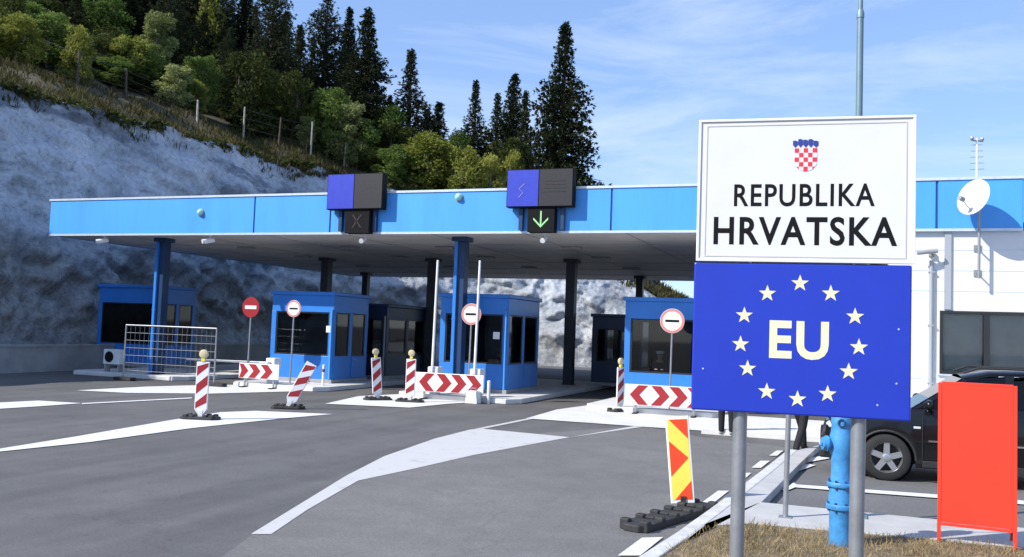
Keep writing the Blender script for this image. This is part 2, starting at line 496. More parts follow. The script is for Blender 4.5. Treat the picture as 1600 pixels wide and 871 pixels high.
def tag(o, label=None, cat=None, group=None, kind=None):
    if label: o['label'] = label
    if cat: o['category'] = cat
    if group: o['group'] = group
    if kind: o['kind'] = kind
    return o
def thing(name, label, cat, loc=(0, 0, 0), rz=0.0, group=None):
    o = bpy.data.objects.new(name, None); COL.objects.link(o)
    o.empty_display_size = .1
    o.location = loc; o.rotation_euler = (0, 0, rz)
    return tag(o, label, cat, group)
def kids(o): return [c for c in bpy.data.objects if c.parent == o]
def dup(o, label=None, loc=None, rot=None, parent=None, scale=None):
    c = o.copy(); COL.objects.link(c)
    if parent is not None: c.parent = parent
    if label: c['label'] = label
    if loc is not None: c.location = loc
    if rot is not None: c.rotation_euler = rot
    if scale is not None: c.scale = scale
    for k in kids(o): dup(k, parent=c)
    return c
def sheet(name, pts, z, m, kind='structure'):
    """Flat sheet; pts are world (x, y)."""
    o = raw(name, [(p[0], p[1], z) for p in pts], [tuple(range(len(pts)))], m)
    bm = bmesh.new(); bm.from_mesh(o.data); bmesh.ops.recalc_face_normals(bm, faces=bm.faces)
    for f in bm.faces:
        if f.normal.z < 0: f.normal_flip()
    bmesh.ops.triangulate(bm, faces=bm.faces)
    bm.to_mesh(o.data); bm.free()
    return tag(o, kind=kind)
def px(*pts, z=0.0): return [tuple(at(x, y, z)[:2]) for x, y in pts]
def ribbon(pts, w):
    """Strip polygon of width w to the right of a polyline."""
    L = []; Rr = []
    for i, p in enumerate(pts):
        a = Vector(pts[max(0, i - 1)]); b = Vector(pts[min(len(pts) - 1, i + 1)])
        d = (b - a).normalized(); n = Vector((d.y, -d.x))
        L.append(tuple(p)); Rr.append(tuple(Vector(p) + n * w))
    return L + Rr[::-1]

# ================================================================== SETTING: ground
ground = sheet('ground', [(-900, -300), (900, -300), (900, 1500), (-900, 1500)], 0.0, M['asphalt']); 
sheet('worn_road', px((395, 836), (545, 748), (640, 712), (760, 684), (1000, 666), (1100, 684), (1230, 700), (1150, 770), (1040, 845), (900, 980), (500, 1050), (250, 940)), .004, M['oldasphalt'])
sheet('parking_ground', [(-.98, 11.6), (14, 11.6), (14, 19.6), (-.4, 19.6), (-.62, 15.6)], .004, M['parkasphalt'])

MKZ = [.008]
def marking(name, pts, m=None, z=None):
    MKZ[0] += .0009          # paint laid over paint is a hair higher
    return sheet(name, px(*pts), MKZ[0], m or M['paint'])
marking('splitter_marking', [(392, 836), (424, 836), (480, 798), (560, 752), (640, 735), (740, 712), (890, 684), (755, 671), (735, 672), (680, 686), (600, 714), (540, 745)], M['paintdusty'])
marking('splitter_edge_line', [(740, 671.5), (755, 671), (842, 653.5), (832, 653)], M['paintdusty'])
marking('splitter_side_line', [(870, 687.5), (893, 684), (1003, 664.5), (1010, 667)], M['paintdusty'])
marking('lane_wedge_marking', [(-10, 704), (120, 683), (270, 657), (345, 645), (400, 643), (520, 648), (440, 655), (300, 670), (140, 692), (-10, 708)])
marking('left_edge_marking', [(-20, 631), (60, 627), (128, 631), (60, 636), (-20, 641)])
marking('left_thin_line', [(128, 631), (300, 622), (300, 623.5), (128, 632.5)])
marking('island_marking', [(120, 611), (230, 605), (340, 602), (490, 604), (520, 611), (440, 613), (330, 616), (200, 615)])
marking('middle_island_marking', [(508, 632), (560, 620), (640, 616), (770, 616), (796, 626), (700, 632), (640, 638)], M['paint'])
marking('right_island_marking', [(822, 655), (870, 641), (950, 630), (1125, 632), (1125, 676), (1005, 668)], M['slab'])
for d in ([(965, 871), (1003, 843), (1036, 842), (1000, 871)], [(1096, 788), (1122, 769), (1139, 769), (1115, 788)], [(1152, 749), (1162, 741), (1174, 741), (1165, 749)],
          [(1174, 733), (1188, 722), (1203, 722), (1189, 733)], [(1202, 714), (1213, 706), (1224, 706), (1214, 714)], [(880, 940), (930, 898), (972, 898), (930, 940)]):
    marking('lane_dash', d)
for d in ([(1240, 764), (1236, 759), (1600, 785), (1600, 791)], [(1225, 738), (1262, 727), (1275, 729), (1240, 741)], [(1240, 722), (1300, 712), (1310, 716), (1250, 727)], [(1222, 768), (1240, 757), (1248, 762), (1226, 771)]):
    marking('parking_bay_line', d)

# kerb and pavement on the right
kz = .12
kerb_line = [tuple(at(x, y, kz)[:2]) for x, y in ((915, 935), (1000, 868), (1058, 831), (1106, 797), (1150, 765), (1190, 735), (1232, 702))]
kr = ribbon(kerb_line, .16)
tag(MB().prism(kr, 0.001, kz).build('kerb', M['kerb'], bevel=.012), kind='structure')
inner = kr[len(kerb_line):]            # inner kerb edge, far -> near
pav = list(inner[:5]) + [(-1.44, 9.75), (-.95, 10.22), (.5, 10.35), (2.2, 10.5), (8.0, 10.6), (8.0, 11.55), (-.98, 11.55), (-.72, 15.6), (-.5, 18.6)]
tag(MB().prism(pav, 0.002, kz - .004).build('pavement', M['pave'], bevel=.01), kind='structure')
soilp = [inner[4], inner[5], inner[6], (-1.4, 4.0), (8, 4.0), (8.0, 10.59), (2.2, 10.49), (.5, 10.34), (-.95, 10.21), (-1.43, 9.74)]
tag(MB().prism([tuple(p) for p in soilp], 0.003, kz - .02).build('verge_soil', M['soil']), kind='structure')
# forecourt slab in front of the building and booth islands
tag(MB().prism([(-3.0, 20.0), (9.5, 20.0), (9.5, 24.0), (-3.0, 24.0)], 0.002, .14).build('forecourt', M['slab'], bevel=.015), kind='structure')
for i, (x0, x1, y0) in enumerate(((-26.2, -21.2, 24.6), (-18.9, -15.3, 24.1), (-12.9, -8.9, 24.2), (-6.9, -3.05, 24.1))):
    tag(MB().prism([(x0 + .3, y0), (x1 - .3, y0), (x1, y0 + .5), (x1, 36), (x0, 36), (x0, y0 + .5)], 0.003, .15).build('booth_island', M['slab'], bevel=.02), kind='structure')

# ================================================================== SETTING: rock cut and hill
base_l = [(-29, -40, 0), (-28.4, -12, 0), (-28.2, 6, 0), (-28.8, 20, 0), (-29.3, 32, 0), (-29.4, 42, 0), (-27.5, 49, 0), (-22, 53, 0), (-16, 54.5, 0), (-11.5, 56, 0), (-7, 60, 0), (-1, 66, 0), (10, 74, 0)]
crest_l = [(-34, -40, 9.0), (-33.6, -12, 10.6), (-33, 8, 11.4), (-33, 22, 11.55), (-33, 33, 11.75), (-33.6, 47, 12.3), (-33.5, 53.5, 12.7), (-26, 59.5, 11.2), (-19, 59.8, 8.8), (-13.4, 59.5, 5.6), (-8.8, 62.5, 2.6), (-1, 69, 1.0), (10, 77, .6)]
outw = [(-1, 0), (-1, 0), (-1, 0), (-1, .05), (-1, .15), (-.9, .4), (-.8, .6), (-.45, .9), (-.15, 1), (0, 1), (0, 1), (0, 1), (0, 1)]
slope = [.42, .44, .46, .46, .46, .46, .44, .36, .30, .26, .20, .14, .10]
def samp(lst, t):
    t = max(0, min(len(lst) - 1.0001, t)); i = int(t); u = t - i
    return Vector(lst[i]).lerp(Vector(lst[i + 1]), u) if hasattr(lst[0], '__len__') else lst[i] * (1 - u) + lst[i + 1] * u
NT, NV = 900, 84
TS = [(len(base_l) - 1) * i / NT for i in range(NT + 1)]
rv = []; rf = []
for t in TS:
    b = samp(base_l, t); c = samp(crest_l, t); ow = samp(outw, t); ow = Vector((ow.x, ow.y, 0)).normalized()
    hgt = c.z
    for j in range(NV + 1):
        v = j / NV
        p = b.lerp(c, v)
        p.z = hgt * (v ** .9)
        # bulge: steep foot, rounded shoulder
        p += ow * (-.9 * math.sin(v * math.pi) * min(1, hgt / 8))
        amp = min(1, v * 5, 1) * min(1, hgt / 5)
        q = p * .22
        pv = Vector((p.x * .30 + p.z * .10, p.y * .26 + p.z * .16, p.z * .42 - p.y * .06)) + .35 * noise.noise_vector(p * .25)
        f1, f2 = noise.voronoi(pv)[0][:2]
        blk = min(1, (f2 - f1) * 3.2)
        g1, g2 = noise.voronoi(pv * 2.7 + Vector((4, 1, 7)))[0][:2]
        blk2 = min(1, (g2 - g1) * 3.0)
        facet = (blk - .6) * .60 + (f1 - .4) * 1.7 + (blk2 - .6) * .34 + (g1 - .4) * .7
        d = facet + .35 * noise.fractal(q, .8, 2.1, 6) * 1.35 + (.5 - abs(noise.noise(Vector((p.x * .55, p.y * .55 + p.z * .3, p.z * .75))))) * .7 - (.5 - abs(noise.noise(Vector((p.x * 1.3, p.y * 1.3, p.z * 1.5))))) * .35 + noise.noise(Vector((p.x * .12, p.y * .12, p.z * .5))) * .8
        rid = abs(noise.noise(Vector((p.x * .35 + 9, p.y * .35, p.z * .9 + p.y * .25)))) * .7
        p += ow * amp * (d + rid - .3) * (1 - .45 * v)
        if j == NV: p.z = hgt + noise.noise(p * .35) * .35
        rv.append(p)
for i in range(NT):
    for j in range(NV):
        a = i * (NV + 1) + j
        rf.append((a, a + NV + 1, a + NV + 2, a + 1))
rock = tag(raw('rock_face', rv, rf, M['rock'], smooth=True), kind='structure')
hv = []; hf = []
HD = [0, .5, 1.2, 2.2, 3.5, 5, 7, 9.5, 12.5, 16, 20, 25, 32, 42, 56, 75, 100]
for k, t in enumerate(TS):
    c = rv[k * (NV + 1) + NV]; ow = samp(outw, t); ow = Vector((ow.x, ow.y, 0)).normalized(); s = samp(slope, t)
    for d in HD:
        cap = 60 if t < 6.2 else 60 - (t - 6.2) * 46
        de = d if d < cap else cap
        z = c.z + s * (de if cap > 3 else min(d, 3)) * (1 - de / 420) - max(0, d - max(cap, 3)) * .10
        p = Vector((c.x, c.y, z)) + ow * d
        p.z += noise.noise(Vector((p.x * .14, p.y * .14, 1))) * min(1, d / 4) * .7 + noise.noise(Vector((p.x * .6, p.y * .6, 5))) * min(1, d / 2) * .18
        if d == 0: p = c.copy()
        hv.append(p)
nh = len(HD)
for i in range(NT):
    for j in range(nh - 1):
        a = i * nh + j
        hf.append((a, a + nh, a + nh + 1, a + 1))
hill = tag(raw('hillside', hv, hf, M['hillsoil'], smooth=True), kind='structure')
hbvh = BVHTree.FromPolygons(hv, hf)
rbvh = BVHTree.FromPolygons(rv, rf)
def hillz(x, y):
    hs = [b_.ray_cast(Vector((x, y, 200)), Vector((0, 0, -1)))[0] for b_ in (hbvh, rbvh)]
    return max([h.z for h in hs if h] + [0.0])
def hillhit(x, y):
    h = hbvh.ray_cast(Vector((0, 0, EYE)), ray(x, y).normalized())
    return h[0]

# low concrete wall at the foot of the rock
w = MB()
wl = [(-28.0, -10), (-27.6, 8), (-27.5, 22), (-27.9, 34), (-28.0, 46)]
for a, b in zip(wl[:-1], wl[1:]):
    w.prism([a, b, (b[0] - .3, b[1]), (a[0] - .3, a[1])], 0, .92)
    w.prism([(a[0] + .04, a[1]), (b[0] + .04, b[1]), (b[0] - .34, b[1]), (a[0] - .34, a[1])], .92, 1.0)
tag(w.build('retaining_wall', M['wallc']), 'low grey concrete wall along the foot of the shaded rock face', 'wall')

# ================================================================== CANOPY
CX0, CX1, CY0, CY1, CZ0, CZ1 = -26.85, 3.85, 24.0, 45.0, 4.93, 6.23
can = thing('canopy', 'long flat border canopy with a bright blue fascia on square columns', 'canopy', (-11.3, 25.3, 0))
def onto(o, root):
    o.location = -Vector(root.location); return o
def part(mb, name, m, root, **k):
    return onto(mb.build(name, m, root, **k), root)
m = MB()
m.box(CX0 + .12, CX1 - .12, CY0 + .12, CY1 - .12, CZ0 + .02, CZ0 + .10)
part(m, 'soffit', M['soffit'], can)
m = MB()
for x in [CX0 + 3.0 * i for i in range(1, 10)]: m.box(x - .012, x + .012, CY0 + .13, CY1 - .13, CZ0 + .008, CZ0 + .019)
for y in (27.5, 31, 34.5, 38, 41.5): m.box(CX0 + .13, CX1 - .13, y - .012, y + .012, CZ0 + .006, CZ0 + .0075 + .012)
part(m, 'soffit_joint', M['grey'], can)
m = MB()
m.box(CX0 + .13, CX1 - .13, CY0 + .13, CY1 - .13, CZ1 - .30, CZ1 - .12)
part(m, 'roof', M['roof'], can)
# cladding panels: every panel is its own sheet, butted with a shadow gap
joints = [CX0, -18.05, -15.2, -6.2, 1.97, CX1]
for a, b in zip(joints[:-1], joints[1:]):
    m = MB().box(a + .03, b - .03, CY0, CY0 + .1, CZ0, CZ1 - .07)
    part(m, 'fascia', M['fascia'], can, bevel=.006)
for j in joints[1:-1]:
    part(MB().box(j - .045, j + .045, CY0 + .03, CY0 + .09, CZ0 + .01, CZ1 - .075), 'fascia_joint', M['fasciajoint'], can)
for x0, x1 in ((CX0, CX0 + .1), (CX1 - .1, CX1)):
    part(MB().box(x0, x1, CY0 + .102, CY1 - .102, CZ0, CZ1 - .07), 'fascia', M['fascia'], can)
part(MB().box(CX0, CX1, CY1 - .1, CY1, CZ0, CZ1 - .07), 'fascia', M['fascia'], can)
m = MB()
m.box(CX0 - .03, CX1 + .03, CY0 - .03, CY0 + .16, CZ1 - .068, CZ1)
m.box(CX0 - .03, CX0 + .16, CY0 + .162, CY1 + .03, CZ1 - .068, CZ1)
m.box(CX1 - .16, CX1 + .03, CY0 + .162, CY1 + .03, CZ1 - .068, CZ1)
part(m, 'roof_edge', M['trim'], can)
m = MB().box(CX0 + .03, CX1 - .03, CY0 - .012, CY0 - .002, CZ0 - .02, CZ0 + .045)
part(m, 'drip_edge', M['trim'], can)
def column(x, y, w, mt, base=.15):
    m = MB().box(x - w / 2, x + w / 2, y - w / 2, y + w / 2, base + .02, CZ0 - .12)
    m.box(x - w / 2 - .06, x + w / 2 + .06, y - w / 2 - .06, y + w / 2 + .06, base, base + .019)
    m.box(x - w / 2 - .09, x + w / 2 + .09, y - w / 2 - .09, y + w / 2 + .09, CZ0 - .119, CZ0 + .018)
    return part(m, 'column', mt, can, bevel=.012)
for x in (-22.8, -11.24, -.3): column(x, 25.3, .33, M['bluedark'])  # shade on the column faces is put into this dark blue
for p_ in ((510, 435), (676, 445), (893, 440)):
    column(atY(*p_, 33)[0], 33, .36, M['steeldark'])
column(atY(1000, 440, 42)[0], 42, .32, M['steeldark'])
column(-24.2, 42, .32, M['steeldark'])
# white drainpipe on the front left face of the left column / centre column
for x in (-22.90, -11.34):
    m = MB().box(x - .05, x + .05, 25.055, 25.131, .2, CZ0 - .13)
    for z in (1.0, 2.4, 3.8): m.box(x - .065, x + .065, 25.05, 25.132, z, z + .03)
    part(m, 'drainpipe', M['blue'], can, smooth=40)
# soffit lamps
for x in (-21.5, -17, -13.2, -8.6, -4.2):
    for y in (28.2, 32.0, 37):
        m = MB().box(x - .35, x + .35, y - .12, y + .12, CZ0 - .06, CZ0 + .004)
        part(m, 'soffit_lamp', M['grey'], can, bevel=.01)

# lane displays mounted on the fascia
def display(x0, x1, z0, z1, xs0, xs1, arrow, label):
    t = thing('lane_display', label, 'display sign', ((x0 + x1) / 2, 23.7, z0), group='lane displays on the canopy fascia')
    xm = x0 + (x1 - x0) * .49
    part(MB().box(x0, x1, 23.66, 23.93, z0, z1), 'case', M['black'], t, bevel=.01)
    part(MB().box(x0 + .025, xm - .012, 23.645, 23.657, z0 + .025, z1 - .025), 'blue_panel', M['ledblue'], t)
    m = MB().box(xm + .012, x1 - .025, 23.645, 23.657, z0 + .025, z1 - .025)
    p_ = part(m, 'message_panel', M['led'], t)
    if arrow:
        g = MB()
        for k in range(4):
            zz = z0 + .42 + .10 * k
            g.box(xm + .14 + .02 * k, x1 - .2, 23.638, 23.643, zz, zz + .014)
        part(g, 'message_rows', M['redled'], t)
        # faint emblem on the blue half: two crossing strokes
        g = MB()
        cx = (x0 + xm) / 2
        for a, b in (((-.10, -.22), (.02, -.10)), ((.02, -.10), (-.10, .02)), ((-.10, .02), (.06, .16))):
            g.tube((cx + a[0], 23.643, z0 + .5 + a[1]), (cx + b[0], 23.643, z0 + .5 + b[1]), .012, n=5)
        part(g, 'panel_marking', mat('pale blue marking', (.16, .17, .55), .5), t)
    for xb in (x0 + .32, x1 - .42):
        part(MB().box(xb, xb + .12, 23.86, 23.985, CZ0 + .06, z0 - .002), 'bracket', M['bluedark'], t, bevel=.008)
    lx0, lx1 = xs0, xs1
    sgn = part(MB().box(lx0, lx1, 23.72, 23.985, CZ0 - .02, z0 - .003), 'lane_signal', M['black'], t, bevel=.01)
    cx = (lx0 + lx1) / 2; cz = (CZ0 + z0) / 2 - .005
    g = MB()
    if arrow:
        g.box(cx - .022, cx + .022, 23.708, 23.718, cz - .16, cz + .24)
        for s_ in (-1, 1):
            g.add([(cx, 23.708, cz - .23), (cx + s_ * .035, 23.708, cz - .23 + .045) if False else (cx, 23.708, cz - .165), (cx + s_ * .22, 23.708, cz + .055), (cx + s_ * .22, 23.708, cz - .01)], [(0, 1, 2, 3)])
        q = g.build('green_arrow', M['green'], sgn)
    else:
        for s_ in (-1, 1):
            g.add([(cx - s_ * .17, 23.708, cz - .2), (cx - s_ * .12, 23.708, cz - .2), (cx + s_ * .17, 23.708, cz + .2), (cx + s_ * .12, 23.708, cz + .2)], [(0, 1, 2, 3)])
        for k in range(4): pass
        q = g.build('red_cross', M['redled'], sgn)
    return t
display(-15.14, -13.2, 5.64, 6.74, -14.5, -13.66, False, 'left lane display, half blue half dark, above the unlit red lane signal')
display(-9.2, -7.22, 5.62, 6.70, -8.56, -7.76, True, 'right lane display, half blue half dark, above the green down arrow')

# small domes on the fascia and cameras hanging under it
for (x, z, lb) in ((-20.18, 5.66, 'small pale dome lamp on the blue fascia left of both lane displays'), (-10.83, 5.99, 'small pale dome lamp on the blue fascia between the two lane displays')):
    t = thing('dome_lamp', lb, 'lamp', (x, 24.0, z), group='dome lamps on the fascia')
    part(MB().lathe([(.13, 23.995), (.13, 23.96), (.11, 23.955)], 16, axis='y', c=(x, 0, z)), 'mount', M['grey'], t, smooth=40)
    m = MB().ball((x, 23.95, z), .105, 16)
    part(m, 'globe', mat('pale green globe', (.35, .72, .68), .2, coat=.5), t, smooth=60)
CAML = ['small white camera under the far left end of the canopy fascia', 'white camera with a hood under the fascia right of the left front column',
        'white camera hanging below the lane signal with the red cross', 'grey camera hanging below the lane signal with the green arrow']
for (x, y, dx), lb in zip(((-24.45, 24.2, -.35), (-19.95, 24.25, -.25), (-14.05, 24.1, .1), (-8.17, 24.1, .05)), CAML):
    t = thing('security_camera', lb, 'camera', (x, y, CZ0), group='cameras under the canopy edge')
    m = MB().tube((x, y, CZ0 + .018), (x, y, CZ0 - .16), .025, n=8); m.box(x - .07, x + .07, y - .07, y + .07, CZ0 - .02, CZ0 + .012)
    part(m, 'bracket', M['white'], t)
    b = MB(); d = Vector((dx, -.35, -.12)).normalized(); c0 = Vector((x, y, CZ0 - .19))
    b.tube(c0 - d * .14, c0 + d * .2, .065, n=12); b.tube(c0 - d * .12 + Vector((0, 0, .03)), c0 + d * .27 + Vector((0, 0, .03)), .072, n=12)
    part(b, 'body', M['white'], t, smooth=40)
    part(MB().tube(c0 + d * .2, c0 + d * .215, .045, n=12), 'lens', M['black'], t)

# ================================================================== BOOTHS
def booth(name, label, x0, x1, y0, y1, ztop, zw0, zw1, z0=.15, header=.42, posts=.17, side_splits=(.0, .48, .52, 1), group='blue control booths on the islands', notice=None, dark=False):
    t = thing(name, label, 'control booth', ((x0 + x1) / 2, y0, z0), group=group)
    mb = M['blue'] if not dark else M['blueshaded']  # rear booths: their deep shade is put into a darker booth blue
    th = .09
    part(MB().box(x0 - .04, x1 + .04, y0 - .04, y1 + .04, z0, z0 + .12), 'plinth', M['grey'], t, bevel=.01)
    zb = z0 + .122
    m = MB()
    # aprons
    m.box(x0, x1, y0, y0 + th, zb, zw0); m.box(x0, x1, y1 - th, y1, zb, zw0)
    m.box(x0, x0 + th, y0 + th, y1 - th, zb, zw0); m.box(x1 - th, x1, y0 + th, y1 - th, zb, zw0)
    # header band
    m.box(x0, x1, y0, y0 + th, zw1, ztop - .12); m.box(x0, x1, y1 - th, y1, zw1, ztop - .12)
    m.box(x0, x0 + th, y0 + th, y1 - th, zw1, ztop - .12); m.box(x1 - th, x1, y0 + th, y1 - th, zw1, ztop - .12)
    # corner posts
    for xa, xb in ((x0, x0 + posts), (x1 - posts, x1)):
        for ya, yb in ((y0, y0 + posts), (y1 - posts, y1)):
            m.box(xa, xb, ya, yb, zw0, zw1)
    ym = y0 + (y1 - y0) * .5
    m.box(x1 - th, x1, ym - .09, ym + .09, zw0, zw1); m.box(x0, x0 + th, ym - .09, ym + .09, zw0, zw1)
    part(m, 'wall', mb, t, bevel=.008)
    part(MB().box(x0 - .07, x1 + .07, y0 - .07, y1 + .07, ztop - .118, ztop), 'roof', mb, t, bevel=.02)
    part(MB().box(x0 + th + .01, x1 - th - .01, y0 + th + .01, y1 - th - .01, zb, zb + .03), 'floor', M['interior'], t)
    part(MB().box(x0 + th + .01, x1 - th - .01, y0 + th + .01, y1 - th - .01, zw1 + .1, zw1 + .12), 'ceiling', M['interior'], t)
    part(MB().box(x0 + th + .02, x1 - th - .02, y0 + th + .02, y0 + .30, zw0 - .12, zw0 - .07), 'counter', M['interior'], t)
    part(MB().box(x0 + .25, x1 - .25, y1 - th - .9, y1 - th - .85, zb + .035, zw1 - .05), 'partition', M['interior'], t)
    dr = part(MB().box(x1 + .002, x1 + .03, ym + .12, y1 - .12, zb + .02, zw0 - .03), 'door', mb, t, bevel=.008)
    MB().box(x1 + .031, x1 + .06, ym + .18, ym + .30, zw0 - .14, zw0 - .11).build('door_handle', M['zinc'], dr).location = (0, 0, 0)
    # windows: frame + pane
    def win(ax, a0, a1, c, out):
        f = MB(); k = .05; q0, q1 = sorted((c, c + out * -.05)); g0, g1 = sorted((c + out * -.022, c + out * -.030))
        e = .004
        if ax == 'x':
            f.box(a0 + e, a0 + k, q0, q1, zw0 + e, zw1 - e); f.box(a1 - k, a1 - e, q0, q1, zw0 + e, zw1 - e)
            f.box(a0 + k, a1 - k, q0, q1, zw0 + e, zw0 + k); f.box(a0 + k, a1 - k, q0, q1, zw1 - k, zw1 - e)
            g = MB().box(a0 + k, a1 - k, g0, g1, zw0 + k, zw1 - k)
        else:
            f.box(q0, q1, a0 + e, a0 + k, zw0 + e, zw1 - e); f.box(q0, q1, a1 - k, a1 - e, zw0 + e, zw1 - e)
            f.box(q0, q1, a0 + k, a1 - k, zw0 + e, zw0 + k); f.box(q0, q1, a0 + k, a1 - k, zw1 - k, zw1 - e)
            g = MB().box(g0, g1, a0 + k, a1 - k, zw0 + k, zw1 - k)
        fo = part(f, 'window', M['frame'], t)
        g.build('pane', M['glass'], fo)
    win('x', x0 + posts, x1 - posts, y0 + .02, -1)
    win('x', x0 + posts, x1 - posts, y1 - .02, 1)
    for c, out in ((x1 - .02, 1), (x0 + .02, -1)):
        win('y', y0 + posts, ym - .09, c, out); win('y', ym + .09, y1 - posts, c, out)
    if notice:
        part(MB().box(notice[0] - .11, notice[0] + .11, y0 - .02, y0 - .004, notice[1] - .11, notice[1] + .11), 'notice_plate', M['white'], t, bevel=.006)
    # conduit on the front right post, sunlit look put into its lighter blue
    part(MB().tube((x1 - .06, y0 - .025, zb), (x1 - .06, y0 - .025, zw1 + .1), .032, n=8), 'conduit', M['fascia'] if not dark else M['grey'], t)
    return t
b1x0, b1x1 = atY(152, 520, 28.3)[0], atY(247, 520, 28.3)[0]
b1 = booth('control_booth', 'blue booth in the shade at the far left beside the rock face', b1x0, b1x1, 28.3, 30.4, 3.42, 1.05, 2.7, side_splits=())
b2 = booth('control_booth', 'blue booth with a sunlit window frame behind the red no entry sign', -18.6, -16.15, 26.0, 28.3, 3.2, 1.05, 2.52, notice=(-16.3, 1.95))
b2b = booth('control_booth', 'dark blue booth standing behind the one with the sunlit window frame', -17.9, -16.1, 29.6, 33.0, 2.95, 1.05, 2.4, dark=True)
b3 = booth('control_booth', 'blue booth behind the centre column and the two raised barrier arms', -12.3, -9.98, 26.2, 29.2, 3.25, 1.05, 2.62, notice=(-10.35, 1.95))
b4 = booth('control_booth', 'blue booth with an officer at the window beside the large border sign', -6.25, -3.3, 26.2, 30.2, 3.25, 1.02, 2.62)
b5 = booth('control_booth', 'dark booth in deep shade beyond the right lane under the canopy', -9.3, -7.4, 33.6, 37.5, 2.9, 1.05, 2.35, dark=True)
# air conditioner on the left booth
t = thing('air_conditioner', 'white air conditioner box low on the front of the shaded left booth', 'air conditioner', (-24.6, 25.1, .45))
part(MB().box(-24.95, -24.2, 24.98, 25.25, .42, .95), 'case', M['white'], t, bevel=.02)
m = MB().lathe([(.20, 24.972), (.19, 24.965), (.0, 24.965)], 20, axis='y', c=(-24.68, 0, .68))
part(m, 'fan', M['black'], t)
for xf in (-24.9, -24.3): part(MB().box(xf, xf + .05, 25.0, 25.24, .003, .418), 'foot', M['grey'], t)

# ================================================================== BUILDING on the right
bl = thing('office_building', 'white metal clad office building with a dark framed window behind the black car', 'building', (4, 24.1, 0))
BX0, BX1, BY0, BY1 = .9, 14.0, 24.115, 36.0
wx0, wx1, wz0, wz1 = 2.06, 5.2, 1.45, 2.98
m = MB()
def seg(x0, x1, z0, z1): m.box(x0, x1, BY0, BY0 + .2, z0, z1)
seg(BX0, wx0, .14, wz0 - .3); seg(BX0, wx0, wz0 - .3, wz1); seg(wx1, BX1, .14, wz1); seg(wx0, wx1, .14, wz0); 
seg(BX0, BX1, wz1, CZ0 + .005)
m.box(CX1 + .05, BX1, BY0, BY0 + .2, CZ0 + .006, 5.05)
m.box(BX0, BX0 + .2, BY0 + .2, BY1, .14, CZ0); m.box(BX1 - .2, BX1, BY0 + .2, BY1, .14, 5.05); m.box(BX0 + .2, BX1 - .2, BY1 - .2, BY1, .14, CZ0)
part(m, 'wall', M['clad'], bl)
part(MB().box(CX1 + .05, BX1 + .05, BY0 - .03, BY1, 5.052, 5.16), 'roof', M['trim'], bl)
m = MB()
for z in (.75, 1.3, 3.45, 3.95, 4.45):
    for a, b in (((BX0, wx0 - .02), (wx1 + .02, BX1)) if wz0 - .1 < z < wz1 + .1 else ((BX0, BX1),)):
        m.box(a, b, BY0 - .006, BY0 + .01, z, z + .02)
part(m, 'cladding_seam', M['trim'], bl)
wf = MB()
k = .07
wf.box(wx0, wx0 + k, BY0 - .03, BY0 + .1, wz0, wz1); wf.box(wx1 - k, wx1, BY0 - .03, BY0 + .1, wz0, wz1)
wf.box(wx0 + k, wx1 - k, BY0 - .03, BY0 + .1, wz0, wz0 + k); wf.box(wx0 + k, wx1 - k, BY0 - .03, BY0 + .1, wz1 - k, wz1)
for xm in (3.02, 4.15): wf.box(xm, xm + .12, BY0 - .02, BY0 + .09, wz0 + k, wz1 - k)
wfo = part(wf, 'window', M['frame'], bl, bevel=.005)
MB().box(wx0 + k, wx1 - k, BY0 + .03, BY0 + .04, wz0 + k, wz1 - k).build('pane', M['clearglass'], wfo)
bd = MB()
for x, x2 in ((wx0 + .09, 3.0), (3.16, 4.13), (4.29, wx1 - .09)):
    bd.box(x, x2, BY0 + .13, BY0 + .135, wz0 + .05, wz1 - .05)
bd.build('blind', M['blind'], wfo)
part(MB().box(wx0 - .05, wx1 + .05, BY0 - .07, BY0 + .0, wz0 - .04, wz0 - .004), 'window_sill', M['trim'], bl)
m = MB().box(2.15, 2.30, BY0 - .06, BY0 - .008, wz1 + .03, CZ0 - .005)
part(m, 'wall_strip', M['pipe'], bl)
m = MB().tube((1.86, BY0 - .07, .16), (1.86, BY0 - .07, 4.2), .05, n=12)
for z in (1.2, 2.6, 3.9): m.box(1.79, 1.93, BY0 - .12, BY0 - .002, z, z + .03)
part(m, 'downpipe', M['pipe'], bl, smooth=40)
t = thing('security_camera', 'small grey camera on a bracket on the white wall right of the border sign', 'camera', (1.86, 23.95, 4.35), group='cameras under the canopy edge')
part(MB().box(1.80, 1.92, 24.0, 24.11, 4.3, 4.42).box(1.84, 1.88, 23.85, 24.0, 4.34, 4.38), 'bracket', M['grey'], t)
part(MB().tube((1.52, 23.78, 4.36), (1.98, 23.84, 4.42), .055, n=12), 'body', M['grey'], t, smooth=40)

# satellite dish and aerial
t = thing('satellite_dish', 'round white satellite dish on a wall bracket in front of the blue fascia', 'satellite dish', (2.85, 23.9, 4.4))
dc = Vector((2.75, 23.42, 5.62)); dn = Vector((-.70, -.66, .25)).normalized()
a = dn.orthogonal().normalized(); b = dn.cross(a)
vs = []; fs = []; NR, NA = 8, 40
for i in range(NR + 1):
    r_ = .44 * i / NR
    for j in range(NA):
        th = 2 * math.pi * j / NA
        vs.append(dc + dn * (r_ * r_ * .42) + r_ * (math.cos(th) * a + math.sin(th) * b))
for i in range(NR):
    for j in range(NA): fs.append((i * NA + j, i * NA + (j + 1) % NA, (i + 1) * NA + (j + 1) % NA, (i + 1) * NA + j))
m = MB().add(vs, fs)
o = part(m, 'reflector', M['white'], t, smooth=60)
sm = o.modifiers.new('thick', 'SOLIDIFY'); sm.thickness = .015
lp = dc + dn * .46 + Vector((-.02, 0, -.16))
lowr = dc + dn * .06 - Vector((0, 0, .40))
part(MB().tube(lowr, lp, .014, n=8), 'feed_arm', M['zinc'], t)
